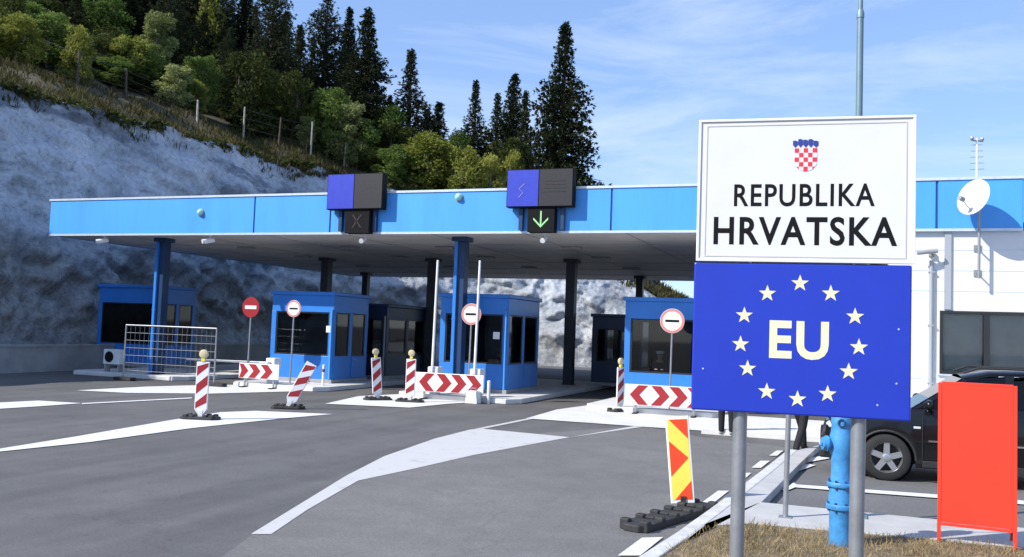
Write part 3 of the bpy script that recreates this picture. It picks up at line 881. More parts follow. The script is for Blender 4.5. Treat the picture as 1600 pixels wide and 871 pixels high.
m = MB().tube(lp - dn * .08, lp + dn * .06, .06, n=14); part(m, 'feed_horn', M['grey'], t, smooth=40)
m = MB().tube((2.87, 23.80, 3.75), (2.87, 23.80, 5.62), .032, n=12)
m.tube((2.87, 23.80, 5.52), dc - dn * .02, .03, n=10)
for z in (3.9, 4.5): m.tube((2.87, 23.80, z), (2.87, BY0 - .01, z), .02, n=8); m.box(2.79, 2.95, BY0 - .03, BY0 - .003, z - .08, z + .08)
part(m, 'mast', M['zinc'], t, smooth=40)
t = thing('aerial', 'thin white stick aerial with short rods above the satellite dish', 'aerial', (2.86, 24.12, CZ1))
m = MB().tube((2.86, 24.2, CZ1 - .001), (2.86, 24.2, 7.22), .022, n=8)
part(m, 'mast', M['white'], t)
m = MB()
for i, z in enumerate((6.45, 6.6, 6.75, 6.9, 7.05)):
    m.tube((2.70 + .01 * i, 24.2, z), (3.02 - .01 * i, 24.2, z), .008, n=6)
m.tube((2.72, 24.1, 7.15), (3.0, 24.3, 7.15), .02, n=6); m.ball((2.74, 24.12, 7.2), .05, 8); m.ball((2.98, 24.28, 7.2), .05, 8)
part(m, 'rods', M['zinc'], t)

# ================================================================== BORDER SIGN
P0 = Vector((-.95, 6.0, 0)); P1 = Vector((.37, 6.14, 0))
SU = (P1 - P0).normalized(); SNn = Vector((SU.y, -SU.x, 0))
def onsign(x, y):
    d = ray(x, y); o = Vector((0, 0, EYE))
    s = (P0 - o).dot(SNn) / d.dot(SNn)
    p = o + d * s
    return (p - P0).dot(SU), p.z
sg = thing('border_sign', 'large border sign, white panel above a blue one with stars, on two steel posts', 'road sign', P0, math.atan2(SU.y, SU.x))
WS = (P1 - P0).length
up_bl, up_tr = (0.0, 2.612), (WS + .006, 3.565)
pu = MB().box(-.012, WS + .012, 0.0, .022, 2.612, 3.562).build('upper_panel', M['signwhite'], sg, bevel=.012)
rim = MB()
for a in ((-.012, WS + .012, 3.545, 3.562), (-.012, WS + .012, 2.612, 2.629), (-.012, .006, 2.6292, 3.5448), (WS - .006, WS + .012, 2.6292, 3.5448)):
    rim.box(a[0], a[1], -.010, -.0005, a[2], a[3])
rim.build('panel_rim', M['white'], pu, bevel=.003)
ln = MB()
e = .040; g = .007
ln.box(e, WS - e, -.003, -.0006, 3.562 - e - g, 3.562 - e); ln.box(e, WS - e, -.003, -.0006, 2.612 + e - .008, 2.612 + e + g - .008)
ln.box(e, e + g, -.003, -.0006, 2.612 + e + g - .008, 3.562 - e - g); ln.box(WS - e - g, WS - e, -.003, -.0006, 2.612 + e + g - .008, 3.562 - e - g)
ln.build('border_line', M['signgrey'], pu)
pl = MB().box(-.022, WS - .004, 0.0, .022, 1.628, 2.604).build('lower_panel', M['signblue'], sg, bevel=.012)
def lettering(txt, u0, u1, z0, z1, mt, parent, name='lettering', bold=.012, y=-.001):
    c = bpy.data.curves.new('txt', 'FONT'); c.body = txt; c.offset = bold; c.resolution_u = 4
    c.space_character = 1.12
    to = bpy.data.objects.new('txt', c); COL.objects.link(to)
    dg = bpy.context.evaluated_depsgraph_get()
    me = bpy.data.meshes.new_from_object(to.evaluated_get(dg))
    bpy.data.objects.remove(to)
    xs = [v.co.x for v in me.vertices]; ys = [v.co.y for v in me.vertices]
    xa, xb, ya, yb = min(xs), max(xs), min(ys), max(ys)
    for v in me.vertices:
        v.co = ((v.co.x - xa) / (xb - xa) * (u1 - u0) + u0, y, (v.co.y - ya) / (yb - ya) * (z1 - z0) + z0)
    bm = bmesh.new(); bm.from_mesh(me)
    for f in bm.faces:
        f.smooth = False
        f.normal_update()
        if f.normal.y > 0: f.normal_flip()
    me2 = bpy.data.meshes.new(name); bm.to_mesh(me2); bm.free(); me = me2
    me.materials.clear(); me.materials.append(mt)
    o = bpy.data.objects.new(name, me); COL.objects.link(o); o.parent = parent
    return o
def span(x0, x1, y0, y1):
    a = onsign(x0, (y0 + y1) / 2); b = onsign(x1, (y0 + y1) / 2); xm = (x0 + x1) / 2
    return a[0], b[0], onsign(xm, y1)[1], onsign(xm, y0)[1]
lettering('REPUBLIKA', *span(1147, 1367, 287.5, 323), M['black'], pu, bold=.016)
lettering('HRVATSKA', *span(1115, 1402, 339, 384), M['black'], pu, bold=.022)
lettering('EU', *span(1202, 1295, 502, 562), M['cream'], pl, bold=.030)
# ring of twelve stars
for (x, y) in ((1250, 443), (1298, 459), (1336, 495), (1342, 543), (1326, 581), (1293, 616), (1246, 624), (1198, 612), (1168, 576), (1157, 538), (1163, 493), (1199, 459)):
    u_, z_ = onsign(x, y); r_ = .057
    P_ = []
    for k in range(10):
        rr = r_ if k % 2 == 0 else r_ * .40
        th = math.pi / 2 + math.pi * k / 5
        P_.append((u_ + rr * math.cos(th), z_ + rr * math.sin(th)))
    MB().prism(P_, -.0025, -.0006, axis='y').build('star', M['star'], pl)
# chequered coat of arms with a crown of five small shields
ua, ub, za, zb_ = span(1241.5, 1276.5, 232, 268)
def in_shield(a, b):      # a in -1..1, b 0 (top)..1
    if b < .55: return True
    return abs(a) <= math.sqrt(max(0, 1 - ((b - .55) / .45) ** 2)) + .02
m = MB(); NN = 6
for i in range(5):
    for j in range(5):
        for p_ in range(NN):
            for q_ in range(NN):
                a_ = (i + (p_ + .5) / NN) / 5 * 2 - 1; b_ = (j + (q_ + .5) / NN) / 5
                if in_shield(a_, b_):
                    x0 = ua + (ub - ua) * (i + p_ / NN) / 5; x1 = ua + (ub - ua) * (i + (p_ + 1) / NN) / 5
                    z1 = zb_ - (zb_ - za) * (j + q_ / NN) / 5; z0 = zb_ - (zb_ - za) * (j + (q_ + 1) / NN) / 5
                    m.add([(x0, -.0022, z0), (x1, -.0022, z0), (x1, -.0022, z1), (x0, -.0022, z1)], [(0, 1, 2, 3)], 0 if (i + j) % 2 == 0 else 1)
m.build('coat_of_arms', [M['shield'], M['signwhite']], pu)
m = MB()
for k in range(5):
    a0, a1, c0, c1 = span(1239 + k * 8.1, 1246.4 + k * 8.1, 218 + (2.5 if k in (0, 4) else 0 if k != 2 else 1), 231)
    mid = (a0 + a1) / 2
    m.prism([(a0, c1), (a0, c0 + (c1 - c0) * .35), (mid, c0), (a1, c0 + (c1 - c0) * .35), (a1, c1 - .004), (mid, c1 + .002)], -.0024, -.0006, axis='y')
m.build('crown', M['crown'], pu)
for (x, y) in ((1152, 760), (1340, 760)):
    u_, _ = onsign(x, y)
    m = MB().tube((u_, .075, 0.02), (u_ + .02, .075, 3.50), .046, n=20)
    m.ball((u_ + .02, .075, 3.50), .046, 16, sc=(1, 1, .4))
    m.build('post', M['zinc'], sg, smooth=40)
    m = MB()
    for z in (1.78, 2.45, 2.76, 3.42):
        m.box(u_ - .085, u_ + .105, .024, .036, z - .025, z + .025); m.lathe([(.055, z - .02), (.055, z + .02)], 16, c=(u_ + .01, .075, 0))
        for s_ in (-.075, .095): m.tube((u_ + s_, .0225, z), (u_ + s_, .05, z), .008, n=6)
    m.build('clamp', M['zinc'], sg)
m = MB()
for (u_, z_) in ((.05, 1.9), (WS - .09, 1.86), (WS - .08, 2.2), (WS - .2, 1.72)):
    m.tube((u_, -.003, z_), (u_, -.0006, z_), .006, n=8)
m.build('rivet', M['trim'], pl)

# ================================================================== HYDRANT, posts, red board
hp = at(1313, 848, .12)
hy = thing('fire_hydrant', 'tall bright blue fire hydrant beside the right post of the border sign', 'hydrant', (hp.x, hp.y, .11))
hy.scale = (.88, .88, 1.0)
HR = .122
prof = [(HR * .98, 0), (HR * .98, .36), (HR * 1.0, .37)]
MB().lathe([(.125, -.01), (.125, .30), (.13, .31), (.13, .34)], 28).build('lower_barrel', M['hydrant'], hy, smooth=35)
MB().lathe([(.155, .342), (.16, .35), (.16, .385), (.155, .392)], 28).build('flange', M['hydrant'], hy, smooth=35)
MB().lathe([(.135, .394), (.135, .46), (.128, .50), (.128, .56)], 28).build('neck', M['hydrant'], hy, smooth=35)
MB().lathe([(.150, .562), (.155, .57), (.155, .60), (.150, .608)], 28).build('flange', M['hydrant'], hy, smooth=35)
MB().lathe([(.118, .61), (.112, .68), (.112, .86), (.128, .90), (.132, 1.06), (.120, 1.10), (.112, 1.16), (.118, 1.18), (.118, 1.24), (.108, 1.26)], 28).build('upper_barrel', M['hydrant'], hy, smooth=35)
MB().lathe([(.106, 1.262), (.118, 1.27), (.118, 1.33), (.10, 1.39), (.05, 1.43), (.03, 1.435)], 28).lathe([(.03, 1.436), (.03, 1.48), (.0, 1.48)], 6).build('cap', M['hydrant'], hy, smooth=35)
m = MB()
for zf, rr in ((.367, .143), (.585, .138)):
    for k in range(8):
        th = 2 * math.pi * (k + .5) / 8
        m.lathe([(.013, zf - .045), (.013, zf + .045)], 6, c=(rr * math.cos(th), rr * math.sin(th), 0))
m.build('bolt', M['hydrantdark'], hy)
for dx, dy, nm in ((-.92, -.40, 0), (.75, .66, 1), (-.1, 1, 2)):
    d = Vector((dx, dy, 0)).normalized(); c = Vector((0, 0, .985))
    o = MB().tube(c + d * .08, c + d * .165, .052, n=20).tube(c + d * .165, c + d * .185, .078, n=20).build('outlet', M['hydrant'], hy, smooth=40)
    MB().tube(c + d * .186, c + d * .225, .066, .062, 20).tube(c + d * .226, c + d * .243, .025, n=6).build('outlet_cap', M['hydrant'], o, smooth=40)
ring = MB()
for k in range(14):
    a0, a1 = 2 * math.pi * k / 14, 2 * math.pi * (k + 1) / 14
    ring.tube((-.005 + .035 * math.cos(a0), -.128, 1.20 + .035 * math.sin(a0)), (-.005 + .035 * math.cos(a1), -.128, 1.20 + .035 * math.sin(a1)), .010, n=6)
ring.build('ring', M['hydrantdark'], hy)

p = at(1227, 808, .12)
t = thing('steel_post', 'thin bare grey steel post in the pavement left of the blue hydrant', 'post', (p.x, p.y, .115))
MB().tube((0, 0, 0), (.03, 0, 2.25), .03, n=14).build('tube', M['zinc'], t, smooth=40)
MB().lathe([(.036, 2.25), (.036, 2.27), (.0, 2.285)], 14, c=(.03, 0, 0)).build('cap', M['black'], t, smooth=40)
MB().box(-.07, .07, -.07, .07, .0, .012).build('foot_plate', M['zinc'], t)

p = at(1334, 806, .12)
t = thing('tall_pole', 'very tall thin grey green pole rising behind the border sign into the sky', 'pole', (p.x, p.y, .115))
MB().tube((0, 0, 0), (0, 0, 1.2), .055, .055, 16).tube((0, 0, 1.2), (0, 0, 5.9), .042, .038, 16).tube((0, 0, 5.9), (.0, 0, 11), .028, .022, 14).build('shaft', M['pole'], t, smooth=40)
MB().lathe([(.044, 5.86), (.044, 5.92), (.032, 5.96)], 16).build('collar', M['pole'], t, smooth=40)
MB().box(-.14, .14, -.14, .14, 0, .02).build('foot_plate', M['pole'], t)

rb0 = at(1467, 846, .10); rb1 = at(1586, 860, .10)
d = Vector((rb1.x - rb0.x, rb1.y - rb0.y, 0)); wid = d.length
t = thing('board_sign', 'plain bright red rectangular board on thin red legs in front of the black car', 'board sign', (rb0.x, rb0.y, .10), math.atan2(d.y, d.x))
MB().box(.0172, wid - .0172, -.012, .012, .20, 1.615).build('panel', M['redboard'], t, bevel=.004)
for x in (.0, wid):
    MB().box(x - .017, x + .017, -.017, .017, -.02, 1.63).build('leg', M['redboard'], t, bevel=.003)
for z in (1.622, .175):
    MB().box(.018, wid - .018, -.014, .014, z - .008, z + .02).build('rail', M['redboard'], t, bevel=.003)
for x in (.0, wid):
    MB().tube((x, .02, .95), (x, .42, -.02), .013, n=8).build('strut', M['redboard'], t, smooth=40)

# ================================================================== yellow hazard marker
p = at(1046, 812)
q = at(1067, 796)
t = thing('hazard_marker', 'yellow panel with red triangles leaning on a black rubber foot by the kerb', 'hazard marker', (q.x, q.y, .0), R(12))
pn = MB()
pn.box(-.145, .145, -.012, .012, 0, 1.06)
po = pn.build('panel', M['white'], t, bevel=.01)
po.location = (0, 0, .07); po.rotation_euler = (R(-3), R(-5.5), 0)
yl = MB().box(-.122, .122, -.0155, -.0125, .045, 1.025).build('yellow_face', M['yellow'], po)
rd = MB()
def tri(pts): rd.prism(pts, -.0185, -.0157, axis='y')
tri([(-.10, 1.02), (.118, 1.02), (.118, .78)])
tri([(-.118, .76), (.105, .55), (-.118, .33)])
tri([(.118, .27), (.118, .05), (-.09, .05)])
rd.build('red_triangle', M['orange'], po)
bx = MB()
dirb = (at(1105, 796) - at(985, 832)); ang = math.atan2(dirb.y, dirb.x)
L_ = dirb.length
bo = MB()
cx_ = .0
bo.prism([(-L_ / 2, -.09), (-L_ / 2 + .1, -.17), (L_ / 2 - .1, -.17), (L_ / 2, -.09), (L_ / 2, .09), (L_ / 2 - .1, .17), (-L_ / 2 + .1, .17), (-L_ / 2, .09)], .0, .085)
for sx in range(6):
    x = -L_ / 2 + .10 + sx * (L_ - .2) / 5
    for sy in (-1, 1):
        bo.box(x - .045, x + .045, sy * .12 - .055, sy * .12 + .055, .0, .125)
    if 0 < sx < 5: bo.box(x - .03, x + .03, -.06, .06, .08, .115)
fo = bo.build('rubber_foot', M['rubber'], t, bevel=.018)
mid = (at(1105, 796) + at(985, 832)) / 2
lm = Matrix.Rotation(-R(12), 4, 'Z') @ (Vector((mid.x, mid.y, 0)) - Vector((q.x, q.y, 0)))
fo.location = lm; fo.rotation_euler = (0, 0, ang - R(12))
MB().box(-.03, .03, -.03, .03, .02, .16).build('socket', M['rubber'], t)

# ================================================================== delineators
def delineator(label, loc, rz):
    t = thing('delineator', label, 'delineator', loc, rz, 'red and white delineators on the road')
    m = MB()
    m.prism([(-.14, .22), (-.055, .10), (.055, .10), (.14, .22), (.14, 1.22), (-.14, 1.22)], -.022, .022, axis='y')
    pn = m.build('panel', M['signwhite'], t, bevel=.012)
    s = MB()
    for k, zc in enumerate((.36, .74, 1.12)):
        z0, z1 = zc - .20, zc + .20
        P_ = []
        for (x, z) in ((-.118, z0), (-.118, z0 + .20), (.118, z1), (.118, z1 - .20)): P_.append((x, min(1.20, max(.235, z))))
        s.prism(P_, -.0255, -.0228, axis='y')
        P2 = [(-x, z) for x, z in P_]
        s.prism(P2, .0228, .0255, axis='y')
    s.build('stripe', M['red'], pn)
    b = MB()
    b.prism([(-.40, -.12), (-.30, -.19), (.30, -.19), (.40, -.12), (.40, .12), (.30, .19), (-.30, .19), (-.40, .12)], 0, .07)
    for x in (-.28, -.14, .14, .28):
        for y in (-.12, .12): b.box(x - .05, x + .05, y - .055, y + .055, .05, .115)
    b.build('rubber_foot', M['rubber'], t, bevel=.02)
    MB().box(-.05, .05, -.03, .03, .03, .21).build('socket', M['signwhite'], t, bevel=.006)
    return t
def warn_lamp(t):
    o = MB().box(-.04, .04, -.035, .035, 1.222, 1.29).build('lamp_foot', M['yellow'], t, bevel=.008)
    l = MB().lathe([(.0, -.05), (.06, -.05), (.092, -.035), (.098, 0), (.092, .035), (.06, .05), (0, .05)], 18, axis='y', c=(0, 0, 1.385)).build('lamp', M['amber'], o, smooth=50)
    return o
p = at(313, 656); d1 = delineator('tall red and white delineator with a yellow lamp, nearest the camera at far left', p, R(18)); warn_lamp(d1)
p = at(450, 639); d2 = dup(d1, 'red and white delineator without a lamp, knocked over to a steep tilt', p, (0, 0, R(22)))
for k in kids(d2):
    if k.name.startswith('lamp_foot'):
        for kk in kids(k): bpy.data.objects.remove(kk)
        bpy.data.objects.remove(k)
for k in kids(d2):
    if k.name.startswith(('panel', 'socket')):
        k.rotation_euler = (0, R(27), 0); k.location = (-.02, 0, .04)
p = at(590, 626); d3 = dup(d1, 'shaded red and white delineator, left one of the pair on the white island', p, (0, 0, R(47)))
for k in kids(d3):
    if not k.name.startswith('rubber_foot'): k.rotation_euler = (0, R(-5), 0)
p = at(640, 629); d4 = dup(d1, 'red and white delineator at the left end of the middle arrow board', p, (0, 0, R(14)))
p = at(968, 644); d5 = dup(d1, 'shaded red and white delineator standing left of the booth with the officer', p, (0, 0, R(64)))

# ================================================================== arrow boards
def arrow_board(label, x0, x1, y, z0, z1, pattern, name='arrow_board'):
    t = thing(name, label, 'arrow board', ((x0 + x1) / 2, y, .0), group='red and white arrow boards at the island noses')
    w_ = x1 - x0; h = z1 - z0; hw = w_ / 2
    pn = MB().box(-hw, hw, -.015, .015, z0, z1).build('panel', M['signwhite'], t, bevel=.02)
    s = MB(); zm = (z0 + z1) / 2
    def chev(xc, dirn, th=.27):
        e = .02; k = h * .42
        for sgn in (1, -1):
            zt = zm + sgn * (h / 2 - e)
            xs = [xc, xc + th, xc + th + dirn * k, xc + dirn * k]
            P_ = [(xs[0], zt), (xs[1], zt), (xs[2], zm), (xs[3], zm)]
            P_ = [(max(-hw + e, min(hw - e, a)), b) for a, b in P_]
            s.prism(P_, -.0185, -.0157, axis='y')
    for xc, dr in pattern: chev(x0 - (x0 + x1) / 2 + xc, dr)
    s.build('chevron', M['red'], pn)
    for x in (-hw * .72, hw * .72):
        MB().box(x - .025, x + .025, .017, .05, .0, z1 - .03).build('leg', M['zinc'], t)
        MB().box(x - .05, x + .05, -.2, .25, .001, .05).build('foot', M['rubber'], t, bevel=.01)
    return t
arrow_board('short red and white arrow board below the red no entry sign', -18.32, -16.8, 24.0, .30, .78, [(-.10, 1), (.36, 1), (.82, 1)])
arrow_board('wide red and white arrow board in front of the centre column', -12.03, -9.82, 24.0, .24, .80, [(.38, -1), (.70, 1), (1.17, 1), (1.64, 1)])
arrow_board('wide red and white arrow board beneath the window of the officer', -5.66, -3.5, 23.9, .24, .80, [(.38, -1), (.72, 1), (1.20, 1), (1.68, 1)])

# ================================================================== barriers
def barrier(label, x, y, closed, L, tip=None):
    t = thing('barrier_gate', label, 'barrier', (x, y, .0 if closed else .0), group='barrier gates at the booths')
    z0 = 0.0
    MB().box(-.13, .13, -.16, .16, z0, .62).build('pedestal', M['white'], t, bevel=.02)
    MB().box(-.17, .17, -.19, .19, .622, .96).build('housing', M['white'], t, bevel=.03)
    if closed:
        a = MB().tube((-.171, -.03, .79), (-L, -.03, .77), .04, .032, 12); b = MB()
    else:
        a = MB().tube((.0, -.22, .70), (.04, -.22, .70 + L), .042, .034, 12)
    ar = a.build('arm', M['white'], t, smooth=40)
    MB().tube((0, -.191, .78), (0, -.26, .78), .06, n=16).build('hub', M['grey'], t, smooth=40)
    return t
barrier('raised white barrier arm left of the centre column', -11.61, 24.5, False, 3.45)
barrier('raised white barrier arm right of the centre column', -10.24, 24.5, False, 3.45)
barrier('lowered white barrier arm reaching left from the booth with the sunlit window frame', -17.45, 24.6, True, 3.45)

# ================================================================== round signs
def round_sign(label, x, y, zc, r_, kind, zbase=.0):
    t = thing('round_sign', label, 'road sign', (x, y, zbase), group='round signs on thin poles in front of the booths')
    MB().tube((0, .03, 0), (0.03, .03, zc + .2 - zbase), .026, n=10).build('pole', M['zinc'], t, smooth=40)
    zc -= zbase
    d = MB().lathe([(r_, -.012), (r_ + .006, -.004), (r_ + .006, .004), (r_, .006)], 40, axis='y', c=(0.03, 0, zc)).build('disc', M['red'] if kind == 'noentry' else M['signwhite'], t)
    if kind == 'noentry':
        MB().box(.03 - r_ * .68, .03 + r_ * .68, -.0155, -.0125, zc - r_ * .17, zc + r_ * .17).build('white_bar', M['signwhite'], d)
    else:
        m = MB(); n = 40
        for k in range(n):
            a0, a1 = 2 * math.pi * k / n, 2 * math.pi * (k + 1) / n
            ri = r_ * .80
            m.add([(.03 + r_ * .99 * math.cos(a0), -.0135, zc + r_ * .99 * math.sin(a0)), (.03 + r_ * .99 * math.cos(a1), -.0135, zc + r_ * .99 * math.sin(a1)),
                   (.03 + ri * math.cos(a1), -.0135, zc + ri * math.sin(a1)), (.03 + ri * math.cos(a0), -.0135, zc + ri * math.sin(a0))], [(0, 1, 2, 3)])
        m.build('red_ring', mat('faded red sheeting', (.62, .20, .18), .5, var=.1), d)
        MB().box(.03 - r_ * .58, .03 + r_ * .58, -.0155, -.0125, zc - r_ * .10, zc + r_ * .10).build('black_bar', M['black'], d)
    MB().box(-.02, .08, .0065, .03, zc - .03, zc + .03).build('clamp', M['zinc'], t)
    return t
round_sign('red no entry sign with a white bar on a thin pole', -18.4, 24.5, 2.58, .33, 'noentry')
round_sign('white round sign with a black bar in front of the sunlit booth window', -16.88, 24.7, 2.58, .27, 'ring')
round_sign('white round sign with red ring and black bar between the raised barrier arms', -10.45, 24.3, 2.56, .31, 'ring')
round_sign('white round sign with red ring and black bar before the booth with the officer', -4.56, 24.5, 2.54, .33, 'ring')

# ================================================================== temporary fence panel
t = thing('crowd_barrier', 'tall galvanised temporary fence panel in front of the left column', 'fence panel', (-20.75, 23.55, 0))
m = MB()
m.path([(-1.86, 0, .02), (-1.86, 0, 1.85), (1.83, 0, 1.85), (1.83, 0, .02)], .026, 10)
m.build('frame', M['zinc'], t, smooth=40)
m = MB()
for z in (.35, .60, .85, 1.10, 1.35, 1.60): m.tube((-1.83, 0, z), (1.80, 0, z), .009, n=6)
for i in range(1, 19): m.tube((-1.86 + i * .194, .006, .30), (-1.86 + i * .194, .006, 1.83), .004, n=5)
m.build('mesh', M['zinc'], t)
for x in (-1.86, 1.83):
    MB().box(x - .30, x + .42, -.13, .13, .0, .12).build('foot', M['rubber'], t, bevel=.02)

# small things on the islands
p = at(449 + 36, 608)
t = thing('bollard', 'thin white bollard at the corner of the sunlit booth', 'bollard', (-15.75, 24.9, .0))
MB().tube((0, 0, .0), (0, 0, .78), .04, n=12).build('tube', M['white'], t, smooth=40)
MB().lathe([(.045, .78), (.045, .80), (.02, .82), (0, .822)], 12).build('cap', M['white'], t, smooth=40)
MB().lathe([(.041, .58), (.0415, .581), (.0415, .68), (.041, .681)], 12).build('reflector', M['red'], t, smooth=40)
t = thing('concrete_block', 'small white concrete block right of the wide arrow board by the centre column', 'block', (-10.05, 23.8, 0))
MB().prism([(-.19, 0), (.19, 0), (.15, .36), (-.15, .36)], -.16, .16, axis='y').build('body', M['white'], t, bevel=.02)
MB().tube((-.08, 0, .36), (-.08, 0, .44), .012, n=6).tube((.08, 0, .36), (.08, 0, .44), .012, n=6).tube((-.08, 0, .44), (.08, 0, .44), .012, n=6).build('lifting_loop', M['zinc'], t)
t = thing('bollard', 'thin white bollard beside the small white concrete block', 'bollard', (-9.7, 24.1, 0))
MB().tube((0, 0, .0), (0, 0, .62), .05, n=12).build('tube', M['white'], t, smooth=40)
MB().lathe([(.055, .62), (.055, .64), (.02, .66), (0, .662)], 12).build('cap', M['white'], t, smooth=40)

# ================================================================== CAR
car = thing('parked_car', 'black estate car with silver five spoke wheels parked facing left beside the hydrant', 'car', (0, 0, 0))
cp = at(1383, 752)
CW = .92           # half width
# side profile, x from the nose (0) to the tail (4.7)
st = [  # x, z_bottom, z_belt(top of lower body), half width bottom, half width belt
    (0.00, .34, .62, .50, .56), (.06, .26, .78, .66, .70), (.22, .22, .90, .78, .76), (.55, .21, 1.00, .86, .80), (.95, .21, 1.06, .90, .83), (1.35, .22, 1.10, .92, .85), (1.75, .23, 1.13, .93, .87),
    (2.3, .24, 1.15, .935, .885), (2.9, .25, 1.17, .935, .885), (3.5, .26, 1.19, .93, .88), (4.0, .28, 1.21, .91, .86), (4.4, .32, 1.22, .86, .82), (4.62, .40, 1.18, .78, .76), (4.70, .50, 1.05, .66, .70)]
ARCH = [(.93, .40), (3.62, .40)]
def arch_z(x, zb):
    for xc, r_ in ARCH:
        if abs(x - xc) < r_: return max(zb, .33 + math.sqrt(r_ * r_ - (x - xc) ** 2))
    return zb
xs = sorted(set([s[0] for s in st] + [xc + r_ * math.cos(math.pi * k / 14) for xc, r_ in ARCH for k in range(15)] + [xc + sgn * (r_ + .004) for xc, r_ in ARCH for sgn in (-1, 1)]))
def interp(x):
    for a, b in zip(st[:-1], st[1:]):
        if a[0] <= x <= b[0]:
            u = (x - a[0]) / (b[0] - a[0]); return [a[i] * (1 - u) + b[i] * u for i in range(1, 5)]
    return list(st[-1][1:])
m = MB(); ringn = None; rings = []
for x in xs:
    zb, zt, wb, wt = interp(x)
    za = arch_z(x, zb)
    zmid = zb + (zt - zb) * .55
    prof = []
    pts = [(wb * .97, za)]
    for k in range(1, 7):
        u = k / 6; z = za + (zt - .05 - za) * u
        v = (z - zb) / max(.01, zt - zb)
        w_ = wb + (wt - wb) * max(0, (v - .5) / .5) ** 1.6 if v > .5 else wb * (.97 + .03 * (v / .5))
        pts.append((w_, z))
    pts += [(pts[-1][0] - .03, zt - .012), (pts[-1][0] - .09, zt)]
    rg = [(x, -w_, z) for w_, z in pts] + [(x, 0, zt + .03)] + [(x, w_, z) for w_, z in pts[::-1]]
    rings.append(rg)
n = len(rings[0]); vs = [p for r_ in rings for p in r_]; fs = []
for i in range(len(rings) - 1):
    for j in range(n - 1):
        fs.append((i * n + j, i * n + j + 1, (i + 1) * n + j + 1, (i + 1) * n + j))
fs += [tuple(range(n)), tuple((len(rings) - 1) * n + k for k in range(n))[::-1]]
m.add(vs, fs)
body = m.build('body', M['carpaint'], car, smooth=32)
# underbody and wheel wells
MB().box(.3, 4.5, -.62, .62, .24, .5).build('underbody', M['plastic'], car)
# greenhouse
gh = [(1.28, 1.08, .80), (1.98, 1.60, .66), (2.35, 1.69, .645), (3.2, 1.72, .64), (4.1, 1.69, .62), (4.35, 1.64, .61), (4.62, 1.19, .74)]
m = MB()
def belt(x): return interp(x)[1] - .015
roofp = [(1.98, 1.60, .66), (2.35, 1.69, .645), (3.2, 1.72, .64), (4.1, 1.69, .62), (4.35, 1.64, .61)]
vs = []; fs = []
for x, z, w_ in roofp:
    vs += [(x, -w_, z - .07), (x, -w_ + .05, z - .02), (x, -w_ * .5, z + .01), (x, 0, z + .02), (x, w_ * .5, z + .01), (x, w_ - .05, z - .02), (x, w_, z - .07)]
for i in range(4):
    for j in range(6): fs.append((i * 7 + j, i * 7 + j + 1, (i + 1) * 7 + j + 1, (i + 1) * 7 + j))
m.add(vs, fs)
# pillars as slanted bars on both sides
def pil(x0, x1, w0):
    for s_ in (-1, 1):
        zb_0 = belt(x0); wb_0 = interp(x0)[3] - .06
        xt, zt, wt = x1
        m.add([(x0, s_ * wb_0, zb_0), (x0 + w0, s_ * wb_0, zb_0), (xt + w0, s_ * wt, zt), (xt, s_ * wt, zt),
               (x0, s_ * (wb_0 - .05), zb_0), (x0 + w0, s_ * (wb_0 - .05), zb_0), (xt + w0, s_ * (wt - .05), zt), (xt, s_ * (wt - .05), zt)],
              [(0, 1, 2, 3), (7, 6, 5, 4), (0, 4, 5, 1), (1, 5, 6, 2), (2, 6, 7, 3), (3, 7, 4, 0)])
pil(1.26, (1.96, 1.54, .665), .09); pil(2.50, (2.56, 1.63, .65), .11); pil(3.42, (3.40, 1.645, .645), .10); pil(4.45, (4.22, 1.59, .62), .16)
m.build('roof', M['carpaint'], car, smooth=40)
def sidewin(xa, xb, xta, xtb, nm='side_window'):
    for s_ in (-1, 1):
        wa = interp(xa)[3] - .075; wb_ = interp(xb)[3] - .075
        g = MB().add([(xa, s_ * wa, belt(xa)), (xb, s_ * wb_, belt(xb)), (xtb, s_ * .640, 1.63), (xta, s_ * .650, 1.56)], [(0, 1, 2, 3)])
        o = g.build(nm, M['dglass'], car); sm = o.modifiers.new('t', 'SOLIDIFY'); sm.thickness = .006
sidewin(1.34, 2.52, 2.05, 2.58); sidewin(2.60, 3.44, 2.66, 3.42); sidewin(3.51, 4.46, 3.49, 4.24)
g = MB().add([(1.27, -.78, belt(1.27) + .02), (1.27, .78, belt(1.27) + .02), (1.98, .63, 1.575), (1.98, -.63, 1.575)], [(0, 1, 2, 3)])
o = g.build('windscreen', M['dglass'], car); sm = o.modifiers.new('t', 'SOLIDIFY'); sm.thickness = .006
g = MB().add([(4.62, -.70, 1.2), (4.62, .70, 1.2), (4.36, .58, 1.60), (4.36, -.58, 1.60)], [(0, 1, 2, 3)])
o = g.build('rear_window', M['dglass'], car); sm = o.modifiers.new('t', 'SOLIDIFY'); sm.thickness = .006
